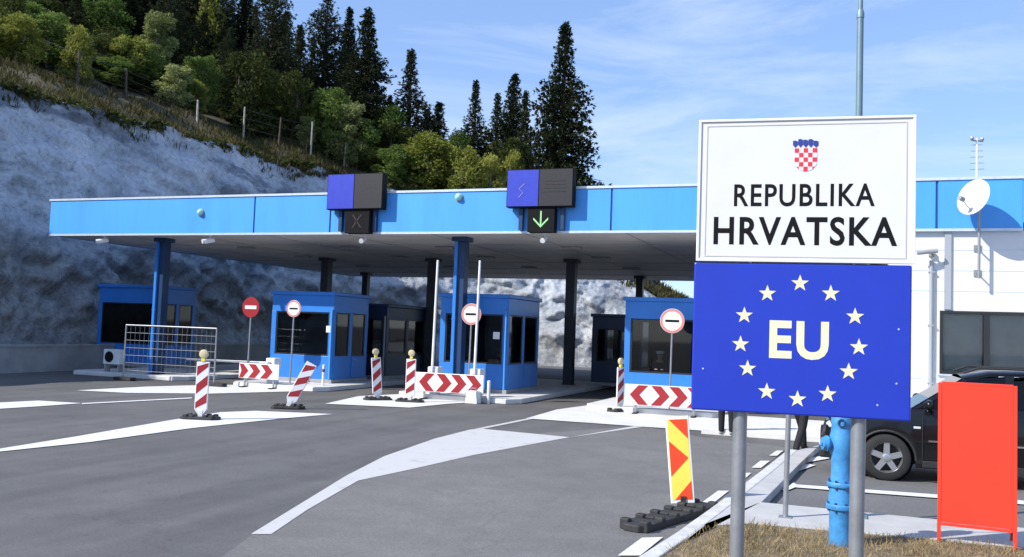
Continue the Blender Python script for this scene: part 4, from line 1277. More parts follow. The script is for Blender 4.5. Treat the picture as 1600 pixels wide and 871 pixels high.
for s_ in (-1, 1):
    MB().path([(2.0, s_ * .60, 1.655), (2.2, s_ * .60, 1.735), (4.0, s_ * .58, 1.745), (4.2, s_ * .58, 1.69)], .018, 8).build('roof_rail', M['plastic'], car, smooth=40)
    MB().box(1.5, 3.4, s_ * .935 - .012, s_ * .935 + .012, .62, .645).build('chrome_strip', M['chrome'], car)
    MB().box(1.42, 3.2, s_ * .93 - .02, s_ * .93 + .02, .24, .34).build('sill', M['plastic'], car, bevel=.01)
    d_ = MB().box(2.28, 2.46, s_ * .915 - .02, s_ * .915 + .02, .93, .965).build('door_handle', M['carpaint'], car, bevel=.008)
    dup(d_).location = (.95, 0, .02)
    mr = MB().ball((1.50, s_ * 1.00, 1.17), .10, 14, sc=(.75, 1.15, .75)).tube((1.52, s_ * .86, 1.10), (1.5, s_ * .95, 1.15), .03, n=8).build('mirror', M['carpaint'], car, smooth=50)
    MB().box(1.30, 1.40, s_ * .905 - .012, s_ * .905 + .012, .80, .835).build('side_repeater', M['lampglass'], car, bevel=.008)
    MB().ball((.20, s_ * .63, .76), .13, 14, sc=(1.1, .9, .62)).build('headlight', M['lampglass'], car, smooth=50)
    MB().box(4.52, 4.64, s_ * .70 - .09, s_ * .70 + .07, .85, 1.15).build('tail_light', M['redlamp'], car, bevel=.02)
    for xj in (1.42, 2.53, 3.42):
        MB().box(xj - .004, xj + .004, s_ * .928 - .012, s_ * .928 + .012, .36, 1.0).build('door_gap', M['plastic'], car)
MB().box(-.02, .05, -.45, .45, .50, .66).build('grille', M['plastic'], car, bevel=.015)
MB().box(-.035, -.021, -.26, .26, .40, .51).build('number_plate', M['white'], car)
MB().box(-.03, .14, -.62, .62, .24, .38).build('bumper', M['plastic'], car, bevel=.03)
# arches
for xc, r_ in ARCH:
    for s_ in (-1, 1):
        g = MB(); pp = []
        for k in range(15):
            th = math.pi * k / 14; wy = interp(max(0, min(4.7, xc + r_ * math.cos(th))))[2] * .985
            pp.append((xc + (r_ + .012) * math.cos(th), s_ * (wy + .004), .33 + (r_ + .012) * math.sin(th)))
        g.path(pp, .022, 8); g.build('wheel_arch', M['plastic'], car, smooth=50)
        g = MB().lathe([(r_ - .01, -.16), (r_ - .01, .16)], 24, axis='y', c=(xc, s_ * .56, .33)); g.build('wheel_well', M['black'], car)
def wheel(xc, s_):
    t = MB()
    yo = s_ * .84
    t.lathe([(.225, -.10), (.30, -.105), (.335, -.085), (.345, -.04), (.345, .04), (.335, .085), (.30, .105), (.225, .10), (.225, -.10)], 40, axis='y', c=(xc, yo, .345), caps=False)
    ty = t.build('wheel', M['tyre'], car, smooth=40)
    r_ = MB()
    yf = yo + s_ * .085
    r_.lathe([(.238, -.08), (.236, .0), (.222, .0), (.20, -.05)] if s_ > 0 else [(.238, .08), (.236, .0), (.222, .0), (.20, .05)], 40, axis='y', c=(xc, yf, .345), caps=False)
    for k in range(5):
        th = 2 * math.pi * k / 5 + .3
        d0 = Vector((math.cos(th), 0, math.sin(th))); n0 = Vector((-math.sin(th), 0, math.cos(th)))
        c = Vector((xc, yf - s_ * .002, .345))
        q_ = [c + d0 * .03 - n0 * .045, c + d0 * .03 + n0 * .045, c + d0 * .225 + n0 * .040, c + d0 * .225 - n0 * .040]
        off = Vector((0, -s_ * .03, 0))
        r_.add(q_ + [p_ + off for p_ in q_], [(0, 1, 2, 3), (7, 6, 5, 4), (0, 4, 5, 1), (1, 5, 6, 2), (2, 6, 7, 3), (3, 7, 4, 0)])
    r_.lathe([(.06, -.02), (.06, .012), (.045, .018), (0, .018)] if s_ > 0 else [(.06, .02), (.06, -.012), (.045, -.018), (0, -.018)], 20, axis='y', c=(xc, yf, .345))
    r_.build('rim', M['alloy'], ty, smooth=35)
    MB().lathe([(.20, 0), (.0, 0.001)], 24, axis='y', c=(xc, yf - s_ * .09, .345)).build('brake_disc', M['plastic'], ty)
for xc, _ in ARCH:
    for s_ in (-1, 1): wheel(xc, s_)
MB().box(1.9, 2.4, -.62, -.14, .45, 1.25).box(1.9, 2.4, .14, .62, .45, 1.25).box(3.1, 3.35, -.6, .6, .45, 1.2).build('seats', M['interior'], car, bevel=.06)
CS = 1.03
car.scale = (CS, CS, CS)
car.location = (cp.x - .93 * CS, cp.y + .92 * CS, .004)
car.rotation_euler = (0, 0, R(1.0))

# ================================================================== PEOPLE
def skin_mesh(verts, edges, radii, levels=2, root=0):
    me = bpy.data.meshes.new('sk'); me.from_pydata([tuple(v) for v in verts], edges, [])
    o = bpy.data.objects.new('sk', me); COL.objects.link(o)
    md = o.modifiers.new('s', 'SKIN'); md.use_smooth_shade = True
    sv = me.skin_vertices[0].data
    for i, r_ in enumerate(radii):
        sv[i].radius = (r_, r_) if not isinstance(r_, tuple) else r_
        sv[i].use_root = (i == root)
    sb = o.modifiers.new('sub', 'SUBSURF'); sb.levels = levels; sb.render_levels = levels
    dg = bpy.context.evaluated_depsgraph_get()
    out = bpy.data.meshes.new_from_object(o.evaluated_get(dg))
    bpy.data.objects.remove(o)
    return out
def person(label, loc, rz, J, cat='person', group=None, top=None, trouser=None, shoe=None, cap=None, hair=True):
    """J: joint name -> position in the figure's own frame, facing -y."""
    V = {k: Vector(v) for k, v in J.items()}
    names = ['pelvis', 'waist', 'chest', 'neck', 'skull', 'hip_l', 'knee_l', 'ankle_l', 'toe_l', 'hip_r', 'knee_r', 'ankle_r', 'toe_r', 'sh_l', 'el_l', 'wr_l', 'sh_r', 'el_r', 'wr_r']
    rad = dict(pelvis=(.155, .115), waist=(.15, .11), chest=(.17, .12), neck=.062, skull=.06, hip_l=.098, hip_r=.098, knee_l=.080, knee_r=.080, ankle_l=.066, ankle_r=.066, toe_l=.042, toe_r=.042,
               sh_l=.075, sh_r=.075, el_l=.050, el_r=.050, wr_l=.034, wr_r=.034)
    ed = [('pelvis', 'waist'), ('waist', 'chest'), ('chest', 'neck'), ('neck', 'skull'), ('pelvis', 'hip_l'), ('hip_l', 'knee_l'), ('knee_l', 'ankle_l'), ('ankle_l', 'toe_l'), ('pelvis', 'hip_r'), ('hip_r', 'knee_r'), ('knee_r', 'ankle_r'), ('ankle_r', 'toe_r'),
          ('chest', 'sh_l'), ('sh_l', 'el_l'), ('el_l', 'wr_l'), ('chest', 'sh_r'), ('sh_r', 'el_r'), ('el_r', 'wr_r')]
    ix = {n_: i for i, n_ in enumerate(names)}
    me = skin_mesh([V[n_] for n_ in names], [(ix[a], ix[b]) for a, b in ed], [rad[n_] for n_ in names], 2, 0)
    bm = bmesh.new(); bm.from_mesh(me)
    def zone(p):
        best = None
        for a, b in ed:
            A, B = V[a], V[b]; t_ = max(0, min(1, (p - A).dot(B - A) / max(1e-9, (B - A).length_squared)))
            d = (p - (A + (B - A) * t_)).length
            if best is None or d < best[0]: best = (d, a, b, t_)
        _, a, b, t_ = best
        if (a, b) in (('neck', 'skull'),) or (a == 'chest' and b == 'neck' and t_ > .72): return 0
        if b.startswith('toe'): return 3
        if b.startswith('ankle'): return 3 if t_ > .93 else 2
        if b.startswith(('knee', 'hip')): return 2
        if a == 'pelvis' and b == 'waist' and t_ < .25: return 2
        return 1
    for f in bm.faces: f.material_index = zone(f.calc_center_median()); f.smooth = True
    # hands: palm plus five separate bent fingers
    for s_ in ('l', 'r'):
        wv = V['wr_' + s_]; fd = (wv - V['el_' + s_]).normalized()
        side = fd.cross(Vector((0, 0, 1)) if abs(fd.z) < .8 else Vector((0, -1, 0))).normalized(); nrm = side.cross(fd).normalized()
        hvs = [wv - fd * .01, wv + fd * .045, wv + fd * .085]; hes = [(0, 1), (1, 2)]; hr = [(.030, .022), (.040, .018), (.036, .014)]
        hm = skin_mesh(hvs, hes, hr, 1, 0)
        parts = [hm]
        for k, (o_, l_) in enumerate(((-.028, .070), (-.009, .080), (.010, .074), (.028, .058))):
            a0 = wv + fd * .075 + side * o_; a1 = a0 + fd * l_ * .5 + nrm * .004; a2 = a1 + fd * l_ * .35 - nrm * .018; a3 = a2 + fd * l_ * .2 - nrm * .022
            parts.append(skin_mesh([a0, a1, a2, a3], [(0, 1), (1, 2), (2, 3)], [.0095, .009, .008, .007], 1, 0))
        sg_ = -1 if s_ == 'l' else 1
        a0 = wv + fd * .025 + side * sg_ * .028; a1 = a0 + fd * .03 + side * sg_ * .022; a2 = a1 + fd * .028 + side * sg_ * .006 - nrm * .01
        parts.append(skin_mesh([a0, a1, a2], [(0, 1), (1, 2)], [.012, .010, .008], 1, 0))
        for pm in parts:
            k0 = len(bm.faces); bm.from_mesh(pm); bm.faces.ensure_lookup_table()
            for f in bm.faces[k0:]: f.material_index = 0; f.smooth = True
    # head with face
    hc = V['head']; hd = MB()
    ns, nr_ = 20, 14; hvv = []; hff = []
    for i in range(nr_ + 1):
        ph = math.pi * i / nr_
        for j in range(ns):
            th = 2 * math.pi * j / ns
            x = .078 * math.sin(ph) * math.cos(th); y = .098 * math.sin(ph) * math.sin(th); z = .118 * math.cos(ph)
            if z < 0: x *= 1 + z * 2.0; y = y * (1 + z * 1.0) - (.012 if y < 0 else 0) * (-z / .118)
            if y < -.06 and abs(x) < .018 and -.035 < z < .02: y -= .022 * (1 - abs(x) / .018) * (1 if z < 0 else .5)
            hvv.append(hc + Vector((x, y, z)))
    for i in range(nr_):
        for j in range(ns): hff.append((i * ns + j, (i + 1) * ns + j, (i + 1) * ns + (j + 1) % ns, i * ns + (j + 1) % ns))
    hd.add(hvv, hff, 0)
    for sx in (-1, 1):
        hd.ball(hc + Vector((sx * .030, -.088, .008)), .010, 10, 4, (1.2, .6, .7))
        hd.ball(hc + Vector((sx * .078, .008, -.005)), .026, 10, 0, (.35, .7, 1.1))
        hd.add([hc + Vector((sx * .018, -.094, .030)), hc + Vector((sx * .045, -.084, .030)), hc + Vector((sx * .045, -.086, .036)), hc + Vector((sx * .018, -.097, .037))], [(0, 1, 2, 3)], 6)
    hd.ball(hc + Vector((0, -.094, -.058)), .012, 10, 5, (1.9, .45, .45))
    hd.ball(hc + Vector((0, -.112, -.018)), .012, 8, 0, (.9, 1, 1.3))
    mh = bpy.data.meshes.new('h'); mh.from_pydata(hd.v, [], hd.f); mh.polygons.foreach_set('material_index', hd.mi)
    for q_ in range(7): mh.materials.append(M['skin'])
    k0 = len(bm.faces); bm.from_mesh(mh); bm.faces.ensure_lookup_table()
    for f in bm.faces[k0:]: f.smooth = True
    t = bpy.data.meshes.new('person'); bm.to_mesh(t); bm.free()
    for q_ in (M['skin'], top or M['jacket'], trouser or M['cloth'], shoe or M['darkshoe'], M['eye'], M['lip'], M['hair']): t.materials.append(q_)
    o = bpy.data.objects.new('person', t); COL.objects.link(o)
    o.location = loc; o.rotation_euler = (0, 0, rz)
    tag(o, label, cat, group)
    if hair:
        h = MB(); hvv = []; hff = []
        for i in range(9):
            ph = math.pi * .62 * i / 8
            for j in range(20):
                th = 2 * math.pi * j / 20
                x = .086 * math.sin(ph) * math.cos(th); y = .106 * math.sin(ph) * math.sin(th); z = .124 * math.cos(ph)
                if y < -.03: z = max(z, .055)
                hvv.append(hc + Vector((x, y + .008, z + .004)))
        for i in range(8):
            for j in range(20): hff.append((i * 20 + j, (i + 1) * 20 + j, (i + 1) * 20 + (j + 1) % 20, i * 20 + (j + 1) % 20))
        h.add(hvv, hff).build('hair', M['hair'], o, smooth=60)
    if cap:
        c = MB().lathe([(.092, .055), (.098, .085), (.125, .115), (.118, .135), (.0, .150)], 24, c=hc).build('cap', cap, o, smooth=40)
        MB().add([hc + Vector((.08 * math.cos(a), -.10 * abs(math.sin(a)) - .0, .056)) for a in [math.pi * k / 10 + math.pi for k in range(11)]] +
                 [hc + Vector((.085 * math.cos(a), -.155 * abs(math.sin(a)) ** .8, .045)) for a in [math.pi * k / 10 + math.pi for k in range(11)]],
                 [(k, k + 1, k + 12, k + 11) for k in range(10)]).build('peak', M['black'], c, smooth=60)
    return o
def standing(stride=.0, swing=.1, sc=1.0):
    J = dict(pelvis=(0, 0, .95), waist=(0, .0, 1.12), chest=(0, .01, 1.34), neck=(0, .01, 1.49), skull=(0, 0, 1.57), head=(0, -.012, 1.635),
             hip_l=(.095, 0, .87), knee_l=(.10, -.02 - stride * .35, .48), ankle_l=(.10, stride * -.5, .075), toe_l=(.12, stride * -.5 - .17, .04),
             hip_r=(-.095, 0, .87), knee_r=(-.10, .0 + stride * .15, .48), ankle_r=(-.10, stride * .55, .085), toe_r=(-.12, stride * .55 - .17, .04),
             sh_l=(.19, .01, 1.40), el_l=(.25, .04 + swing * .5, 1.12), wr_l=(.26, -.06 + swing, .88),
             sh_r=(-.19, .01, 1.40), el_r=(-.25, .04 - swing * .5, 1.12), wr_r=(-.26, -.06 - swing, .88))
    return {k: tuple(c * sc for c in v) for k, v in J.items()}
p = at(1135, 682, 0)
person('person in dark trousers and pale shoes behind the left post of the border sign', (p.x, p.y, 0), R(200), standing(.10, .05), shoe=M['shoe'])
p = at(1250, 708, 0)
person('person in black trousers striding on the pavement behind the thin steel post', (p.x, p.y, .005), R(150), standing(.55, .25))
# officer sitting at the booth window, on a chair
ox, oy, oz = -5.27, 26.66, .305
SE = dict(pelvis=(0, .08, .55), waist=(0, .08, .72), chest=(0, .04, .93), neck=(0, .0, 1.08), skull=(0, -.02, 1.16), head=(0, -.035, 1.225),
          hip_l=(.10, .04, .53), knee_l=(.13, -.31, .52), ankle_l=(.13, -.20, .085), toe_l=(.14, -.33, .045), hip_r=(-.10, .04, .53), knee_r=(-.13, -.31, .52), ankle_r=(-.13, -.20, .085), toe_r=(-.14, -.33, .045),
          sh_l=(.19, .04, .99), el_l=(.26, -.08, .76), wr_l=(.14, -.30, .82), sh_r=(-.19, .04, .99), el_r=(-.26, -.08, .76), wr_r=(-.14, -.30, .82))
person('seated officer in dark uniform and white cap behind the booth window', (ox, oy, oz), R(8), SE, top=M['uniform'], trouser=M['uniform'], cap=M['white'])
t = thing('office_chair', 'dark chair under the seated officer inside the booth', 'chair', (ox, oy + .06, oz))
MB().box(-.22, .22, -.20, .24, .38, .45).build('seat', M['plastic'], t, bevel=.02)
MB().box(-.20, .20, .25, .29, .50, .95).build('backrest', M['plastic'], t, bevel=.015)
MB().tube((0, 0, .03), (0, 0, .38), .03, n=10).box(-.02, .02, .23, .26, .42, .55).build('stem', M['grey'], t)
for k in range(5):
    th = 2 * math.pi * k / 5
    MB().tube((0, 0, .06), (.26 * math.cos(th), .26 * math.sin(th), .025), .022, n=8).build('leg', M['grey'], t)

# ================================================================== VEGETATION
def leafset(r_, vs, fs, p, d, ln, wd, n=1, spread=.6):
    """a spray of small pointed leaves round direction d"""
    for _ in range(n):
        q = Vector((d.x + r_.gauss(0, spread), d.y + r_.gauss(0, spread), d.z + r_.gauss(0, spread))).normalized()
        s_ = q.cross(Vector((r_.gauss(0, 1), r_.gauss(0, 1), r_.gauss(0, 1)))).normalized()
        l = ln * r_.uniform(.6, 1.3); w_ = wd * r_.uniform(.6, 1.3)
        k = len(vs)
        vs += [p, p + q * l * .45 + s_ * w_, p + q * l, p + q * l * .45 - s_ * w_]
        fs.append((k, k + 1, k + 2, k + 3))
def conifer_mesh(seed, H, Rb, power, dens, droop, shape, irregular, base=.06):
    r_ = random.Random(seed); vs = []; fs = []; lm = MB()
    lm.tube((0, 0, -.6), (0, 0, H * .55), .018 * H + .05, .010 * H + .03, 10).tube((0, 0, H * .55), (0, 0, H * .97), .010 * H + .03, .02, 8)
    nb = int(dens * H * 1.5); Rb = Rb * 1.22
    sides = [r_.uniform(1 - irregular, 1 + irregular * .6) for _ in range(9)]
    lumps = [r_.uniform(1 - irregular, 1 + irregular * .5) for _ in range(14)]
    for k in range(nb):
        u = (k + r_.random()) / nb; u = base + (1 - base) * u
        z = H * u
        if shape == 'spire': pr = 1.12 * (1 - u) ** (power + .22) * min(1, .55 + u * 2.2)
        else: pr = min(1, (1 - u) * 3.0) ** .75 * (.62 + .38 * math.sin(min(1, u * 1.4) * math.pi * .6)) * (1 - .42 * u)
        a = r_.uniform(0, 2 * math.pi)
        L = Rb * pr * sides[int(a / (2 * math.pi) * 9) % 9] * lumps[int(u * 13.99)] * r_.uniform(.72, 1.12) + .05
        d = Vector((math.cos(a), math.sin(a), -droop * (1 - u) + (.55 if shape != 'spire' else .25 * u))).normalized()
        o = Vector((0, 0, z))
        if L > .9 and k % 4 == 0: lm.tube(o, o + d * L * .8, .03 + .012 * L, .012, 5, cap=False)
        steps = max(2, int(L / .30))
        for s_ in range(steps):
            f_ = .14 + .86 * (s_ + r_.random()) / steps
            p = o + d * L * f_ + Vector((r_.gauss(0, .10), r_.gauss(0, .10), r_.gauss(0, .10) - droop * .25 * f_ * f_ * L))
            leafset(r_, vs, fs, p, Vector((d.x, d.y, d.z - .1)), .36 - .16 * u, .055 - .02 * u, 8, .60)
    for k in range(14):
        z = H * (.93 + .075 * k / 14); leafset(r_, vs, fs, Vector((0, 0, z - .1)), Vector((0, 0, 1)), .28, .045, 4, .30)
    return (vs, fs), lm
def broad_mesh(seed, H, Wd, trunk, nclump, nleaf, ls, multi=1, lowest=.2):
    r_ = random.Random(seed); vs = []; fs = []; lm = MB()
    stems = []
    for s_ in range(multi):
        a = r_.uniform(0, 6.28); off = Vector((math.cos(a), math.sin(a), 0)) * (.15 * Wd if multi > 1 else 0)
        b = Vector((off.x * .3, off.y * .3, -.5)); t_ = Vector((off.x * 1.5, off.y * 1.5, H * .55))
        lm.tube(b, t_, trunk, trunk * .55, 8); lm.tube(t_, t_ + Vector((r_.uniform(-.3, .3), r_.uniform(-.3, .3), H * .3)), trunk * .55, trunk * .2, 7)
        stems.append((b, t_))
    for k in range(nclump):
        u = lowest + (1 - lowest) * ((k + r_.random()) / nclump)
        a = k * 2.4 + r_.uniform(-.6, .6)
        env = math.sqrt(max(.02, 1 - ((u - .52) / .54) ** 2))
        rr = Wd * .5 * env * r_.uniform(.30, .92)
        c = Vector((math.cos(a) * rr, math.sin(a) * rr, H * u))
        b, t_ = stems[k % multi]
        j = b.lerp(t_, min(1, u * 1.25)); lm.tube(j, c, trunk * .30, trunk * .08, 5, cap=False)
        cr = Wd * r_.uniform(.13, .24)
        for _ in range(nleaf):
            q = Vector((r_.gauss(0, 1), r_.gauss(0, 1), r_.gauss(0, .8))).normalized() * cr * r_.random() ** .45
            q.z *= .8
            leafset(r_, vs, fs, c + q, Vector((q.x, q.y, q.z + cr * .2)).normalized(), ls, ls * .36, 1, .8)
    return (vs, fs), lm
PROT = {}
def proto(key, crown, limbs, lmname, bark):
    (vs, fs) = crown
    me = bpy.data.meshes.new(key + '_crown'); me.from_pydata(vs, [], fs); me.materials.append(M[lmname])
    mt = bpy.data.meshes.new(key + '_trunk'); mt.from_pydata(limbs.v, [], limbs.f); mt.materials.append(M[bark])
    PROT[key] = (me, mt)
proto('spruce', *conifer_mesh(1, 14, 3.1, .74, 50, .42, 'spire', .30), 'needle', 'bark')
proto('fir', *conifer_mesh(2, 13, 2.4, .95, 30, .30, 'spire', .38), 'needle', 'bark')
proto('cypress', *conifer_mesh(3, 13, 1.55, 1, 44, .1, 'col', .22), 'needle2', 'bark')
proto('slimfir', *conifer_mesh(4, 11, 1.35, .85, 36, .25, 'spire', .35), 'needle2', 'bark')
proto('darkpine', *conifer_mesh(5, 15, 2.5, .62, 30, .15, 'col', .28), 'needle2', 'bark')
proto('olive', *broad_mesh(11, 5, 4.4, .10, 26, 300, .24, 3, .06), 'leafolive', 'palebark')
proto('green', *broad_mesh(12, 7, 4.2, .13, 28, 240, .26, 1, .14), 'leafgreen', 'palebark')
proto('pale', *broad_mesh(13, 6.5, 3.3, .10, 28, 210, .24, 1, .14), 'leafpale', 'palebark')
proto('dark', *broad_mesh(14, 7, 5.0, .15, 28, 240, .28, 2, .08), 'leafdark', 'bark')
proto('sapling', *broad_mesh(15, 3, 1.5, .045, 14, 100, .18, 1, .28), 'leafpale', 'palebark')
HT = dict(spruce=14, fir=13, cypress=13, slimfir=11, darkpine=15, olive=5, green=7, pale=6.5, dark=7, sapling=3)
WT = dict(spruce=6, fir=4.8, cypress=3.1, slimfir=2.7, darkpine=5, olive=4.4, green=4.2, pale=3.3, dark=5, sapling=1.5)
def plant(key, name, label, cat, x, y, z, h, w=None, group=None):
    me, mt = PROT[key]
    t = thing(name, label, cat, (x, y, z), rnd.uniform(0, 6.28), group)
    s_ = h / HT[key]; sw = (w / WT[key]) if w else s_ * rnd.uniform(.92, 1.08)
    t.scale = (sw, sw, s_)
    for n_, d in (('trunk', mt), ('crown', me)):
        o = bpy.data.objects.new(n_, d); COL.objects.link(o); o.parent = t
    return t
def tree_px(key, name, label, cat, xpx, ytop, Y, wpx=None, group=None, sink=.2, sc=None):
    """stand a plant on the hill at depth Y so that its tip reaches the photograph's height there"""
    if wpx and group == GC: wpx *= 1.28
    top = atY(xpx, ytop, Y)
    z = hillz(top.x, top.y) - sink
    w = None
    if wpx: w = wpx / F_PX * (top - Vector((0, 0, EYE))).dot(fwd)
    return plant(key, name, label, cat, top.x, top.y, z, max(1.0, top.z - z), w, group)
GC = 'conifers along the skyline of the hill'
tree_px('spruce', 'conifer_tree', 'tallest broad dark conifer, alone at the right end of the tree line', 'tree', 884, 38, 62, 108, GC)
tree_px('slimfir', 'conifer_tree', 'slim dark conifer, rightmost of the three pointed tips left of the tallest tree', 'tree', 822, 145, 64, 34, GC)
tree_px('cypress', 'conifer_tree', 'tall pointed dark conifer in the middle of the three pointed tips', 'tree', 804, 118, 66, 44, GC)
tree_px('fir', 'conifer_tree', 'dark conifer, leftmost of the three pointed tips left of the tallest broad tree', 'tree', 778, 148, 66, 62, GC)
tree_px('fir', 'conifer_tree', 'lone narrow conifer standing in the gap of sky left of the three pointed tips', 'tree', 744, 128, 65, 62, GC)
tree_px('slimfir', 'conifer_tree', 'short dark conifer tip right of the ragged conifer with sky on both sides', 'tree', 686, 162, 64, 46, GC)
tree_px('slimfir', 'conifer_tree', 'small dark conifer tucked behind the short one beside the ragged conifer', 'tree', 668, 172, 65, 38, GC)
tree_px('fir', 'conifer_tree', 'ragged conifer with stiff side branches standing clear against the sky', 'tree', 643, 80, 62, 82, GC)
tree_px('spruce', 'conifer_tree', 'tall pointed conifer with a broad skirt right of the dense pair of columns', 'tree', 576, 16, 60, 104, GC)
tree_px('cypress', 'conifer_tree', 'slender dark spire squeezed behind the tall pointed conifer', 'tree', 547, 14, 66, 34, GC)
tree_px('darkpine', 'conifer_tree', 'thick dark conifer column with its blunt tip cut by the top edge', 'tree', 513, -8, 62, 68, GC)
tree_px('slimfir', 'conifer_tree', 'smaller dark conifer seen in the gap between the two thick dark columns', 'tree', 470, 42, 64, 44, GC)
tree_px('darkpine', 'conifer_tree', 'very dark wide conifer column left of the narrow sky gap', 'tree', 430, -34, 58, 70, GC)
tree_px('cypress', 'conifer_tree', 'dark conifer beside the first patch of sky at the top left', 'tree', 386, -12, 62, 56, GC)
GF = 'dark conifers of the wood on the left slope'
LF = 'dark conifer of the dense wood at the top left, its tip above the picture'
for i, (x, y, Y, w_) in enumerate(((345, -40, 60, 70), (310, -60, 66, 70), (268, -70, 60, 75), (225, -90, 66, 80), (182, -80, 58, 80), (140, -110, 64, 85), (98, -95, 56, 85), (55, -120, 62, 90), (12, -110, 54, 90), (-35, -130, 60, 95), (-80, -120, 54, 95),
                                   (330, -20, 74, 60), (290, -50, 76, 60), (245, -70, 78, 70), (200, -80, 78, 70), (158, -80, 76, 70), (115, -90, 78, 80), (75, -100, 74, 80), (30, -120, 76, 90), (-15, -120, 72, 90), (400, 10, 72, 55), (365, -10, 74, 50), (448, 20, 74, 50), (490, 60, 72, 50),
                                   (320, 20, 55, 60), (205, 0, 54, 60), (120, -20, 50, 60), (20, -40, 48, 60), (-60, -60, 48, 80), (415, 60, 57, 50), (360, 45, 54, 44), (540, 90, 68, 50), (610, 150, 68, 50))):
    tree_px(('darkpine', 'cypress', 'fir')[i % 3], 'conifer_tree', LF, 'tree', x, y, Y, w_, GF)
GB = 'leafy trees and bushes on the slope'
for (key, nm, lb, ct, x, y, Y, w_) in (
        ('pale', 'leafy_tree', 'pale green pointed tree standing out against the dark wood at upper left', 'tree', 248, 28, 47, 62),
        ('olive', 'leafy_tree', 'yellow olive bushy tree at the far left edge of the slope', 'tree', 40, 12, 41, 74),
        ('pale', 'leafy_tree', 'small pale tree between the olive bushy tree and the fence posts', 'tree', 100, 40, 43, 36),
        ('sapling', 'sapling', 'thin pale sapling in front of the wood left of the pale pointed tree', 'sapling', 182, 84, 44, 26),
        ('green', 'leafy_tree', 'mid green leafy tree high in the wood above the thin sapling', 'tree', 170, 5, 52, 80),
        ('olive', 'leafy_tree', 'autumn tinted leafy tree at the top of the wood beside the sky', 'tree', 335, 4, 60, 54),
        ('dark', 'leafy_tree', 'dark olive tree with a wide crown beside the pale fence post', 'tree', 395, 92, 51, 96),
        ('green', 'leafy_tree', 'light green tree right of the pale pointed tree on the slope', 'tree', 318, 92, 50, 60),
        ('pale', 'leafy_tree', 'low pale bush below the light green tree on the slope', 'bush', 285, 116, 48, 44),
        ('dark', 'leafy_tree', 'dark leafy tree under the blunt dark conifer column', 'tree', 455, 120, 54, 70),
        ('green', 'leafy_tree', 'fresh green bush below the thick blunt conifer column', 'bush', 515, 145, 56, 74),
        ('green', 'leafy_tree', 'green bushy tree behind the left lane display', 'tree', 560, 190, 57, 70),
        ('sapling', 'sapling', 'thin dry sapling on the crest above the rock near the lane display', 'sapling', 481, 184, 53.5, 30),
        ('dark', 'leafy_tree', 'dark green bush at the foot of the ragged conifer', 'bush', 615, 200, 59, 70),
        ('olive', 'bush', 'large round yellow olive bush right above the fascia between the displays', 'bush', 676, 218, 59, 112),
        ('olive', 'bush', 'small yellow bush touching the right lane display', 'bush', 762, 250, 60, 64),
        ('green', 'bush', 'green bush in the notch left of the lone narrow conifer', 'bush', 716, 212, 62, 44),
        ('dark', 'bush', 'dark green bush behind the left lane display foot of the slope', 'bush', 590, 235, 57, 56),
        ('dark', 'bush', 'dark undergrowth at the foot of the three pointed conifers', 'bush', 805, 225, 63, 76),
        ('dark', 'bush', 'dark undergrowth at the foot of the tallest broad conifer', 'bush', 868, 258, 61.5, 60),
        ('green', 'bush', 'light green bush right of the left lane display, above the fascia', 'bush', 618, 232, 56.5, 66),
        ('olive', 'bush', 'yellow bush in front of the small pointed conifers, above the dome lamp', 'bush', 726, 240, 59, 70),
        ('green', 'bush', 'fresh green bush at the foot of the lone narrow conifer', 'bush', 700, 226, 61, 60),
        ('pale', 'leafy_tree', 'pale green tree at the foot of the tall pointed conifer with the skirt', 'tree', 545, 165, 56, 60),
        ('olive', 'bush', 'yellow green bush behind the left end of the right lane display', 'bush', 800, 246, 61, 54),
        ('green', 'leafy_tree', 'mid green tree between the ragged conifer and the pointed one', 'tree', 606, 172, 60, 64),
        ('olive', 'bush', 'yellow green bush seen under the canopy above the officer booth', 'bush', 968, 440, 62.5, 60),
        ('dark', 'bush', 'dark bush seen under the canopy left of the booth with the officer', 'bush', 1010, 445, 64, 60)):
    tree_px(key, nm, lb, ct, x, y, Y, w_, GB)
# loose undergrowth of the wood edge
for i in range(130):
    x = -80 + 660 * (i + rnd.random()) / 130; yb = 92 + (x / 500) * 150
    h_ = hillhit(x, yb - rnd.uniform(8, 95) * (1 if i % 3 else .4))
    if h_ is None: continue
    k = ('dark', 'dark', 'green', 'dark', 'olive', 'dark', 'pale')[i % 7]
    plant(k, 'bush', {'dark': 'dark low bush at the edge of the wood above the rock', 'green': 'green low bush at the edge of the wood above the rock', 'olive': 'olive low bush at the edge of the wood above the rock', 'pale': 'pale low bush at the edge of the wood above the rock'}[k],
          'bush', h_.x, h_.y, h_.z - .15, rnd.uniform(1.2, 3.2), rnd.uniform(1.6, 3.4), 'low bushes at the wood edge')

# wire fence along the crest
ft = thing('hill_fence', 'old wire fence on pale leaning posts along the crest above the rock', 'fence', (-35, 40, 13))
tops = []
for (x, yb, yt, pale) in ((45, 104, 48, 1), (120, 136, 80, 0), (197, 152, 106, 0), (308, 192, 156, 1), (380, 217, 166, 1), (435, 230, 183, 0), (485, 246, 190, 1), (537, 262, 222, 1), (-40, 90, 20, 0)):
    h_ = hillhit(x, yb)
    if h_ is None: continue
    dpt = (h_ - Vector((0, 0, EYE))).dot(fwd)
    tp = h_ + Vector((rnd.uniform(-.1, .1), 0, (yb - yt) / F_PX * dpt))
    part(MB().tube(h_ - Vector((0, 0, .3)), tp, .07, .055, 8), 'post', M['postwood'] if pale else M['bark'], ft)
    tops.append((x, h_, tp))
tops.sort(key=lambda q: q[0])
m = MB()
for (x0, a0, a1), (x1, b0, b1) in zip(tops[:-1], tops[1:]):
    for f_ in (.35, .65, .92): m.tube(a0.lerp(a1, f_), b0.lerp(b1, f_), .008, n=4, cap=False)
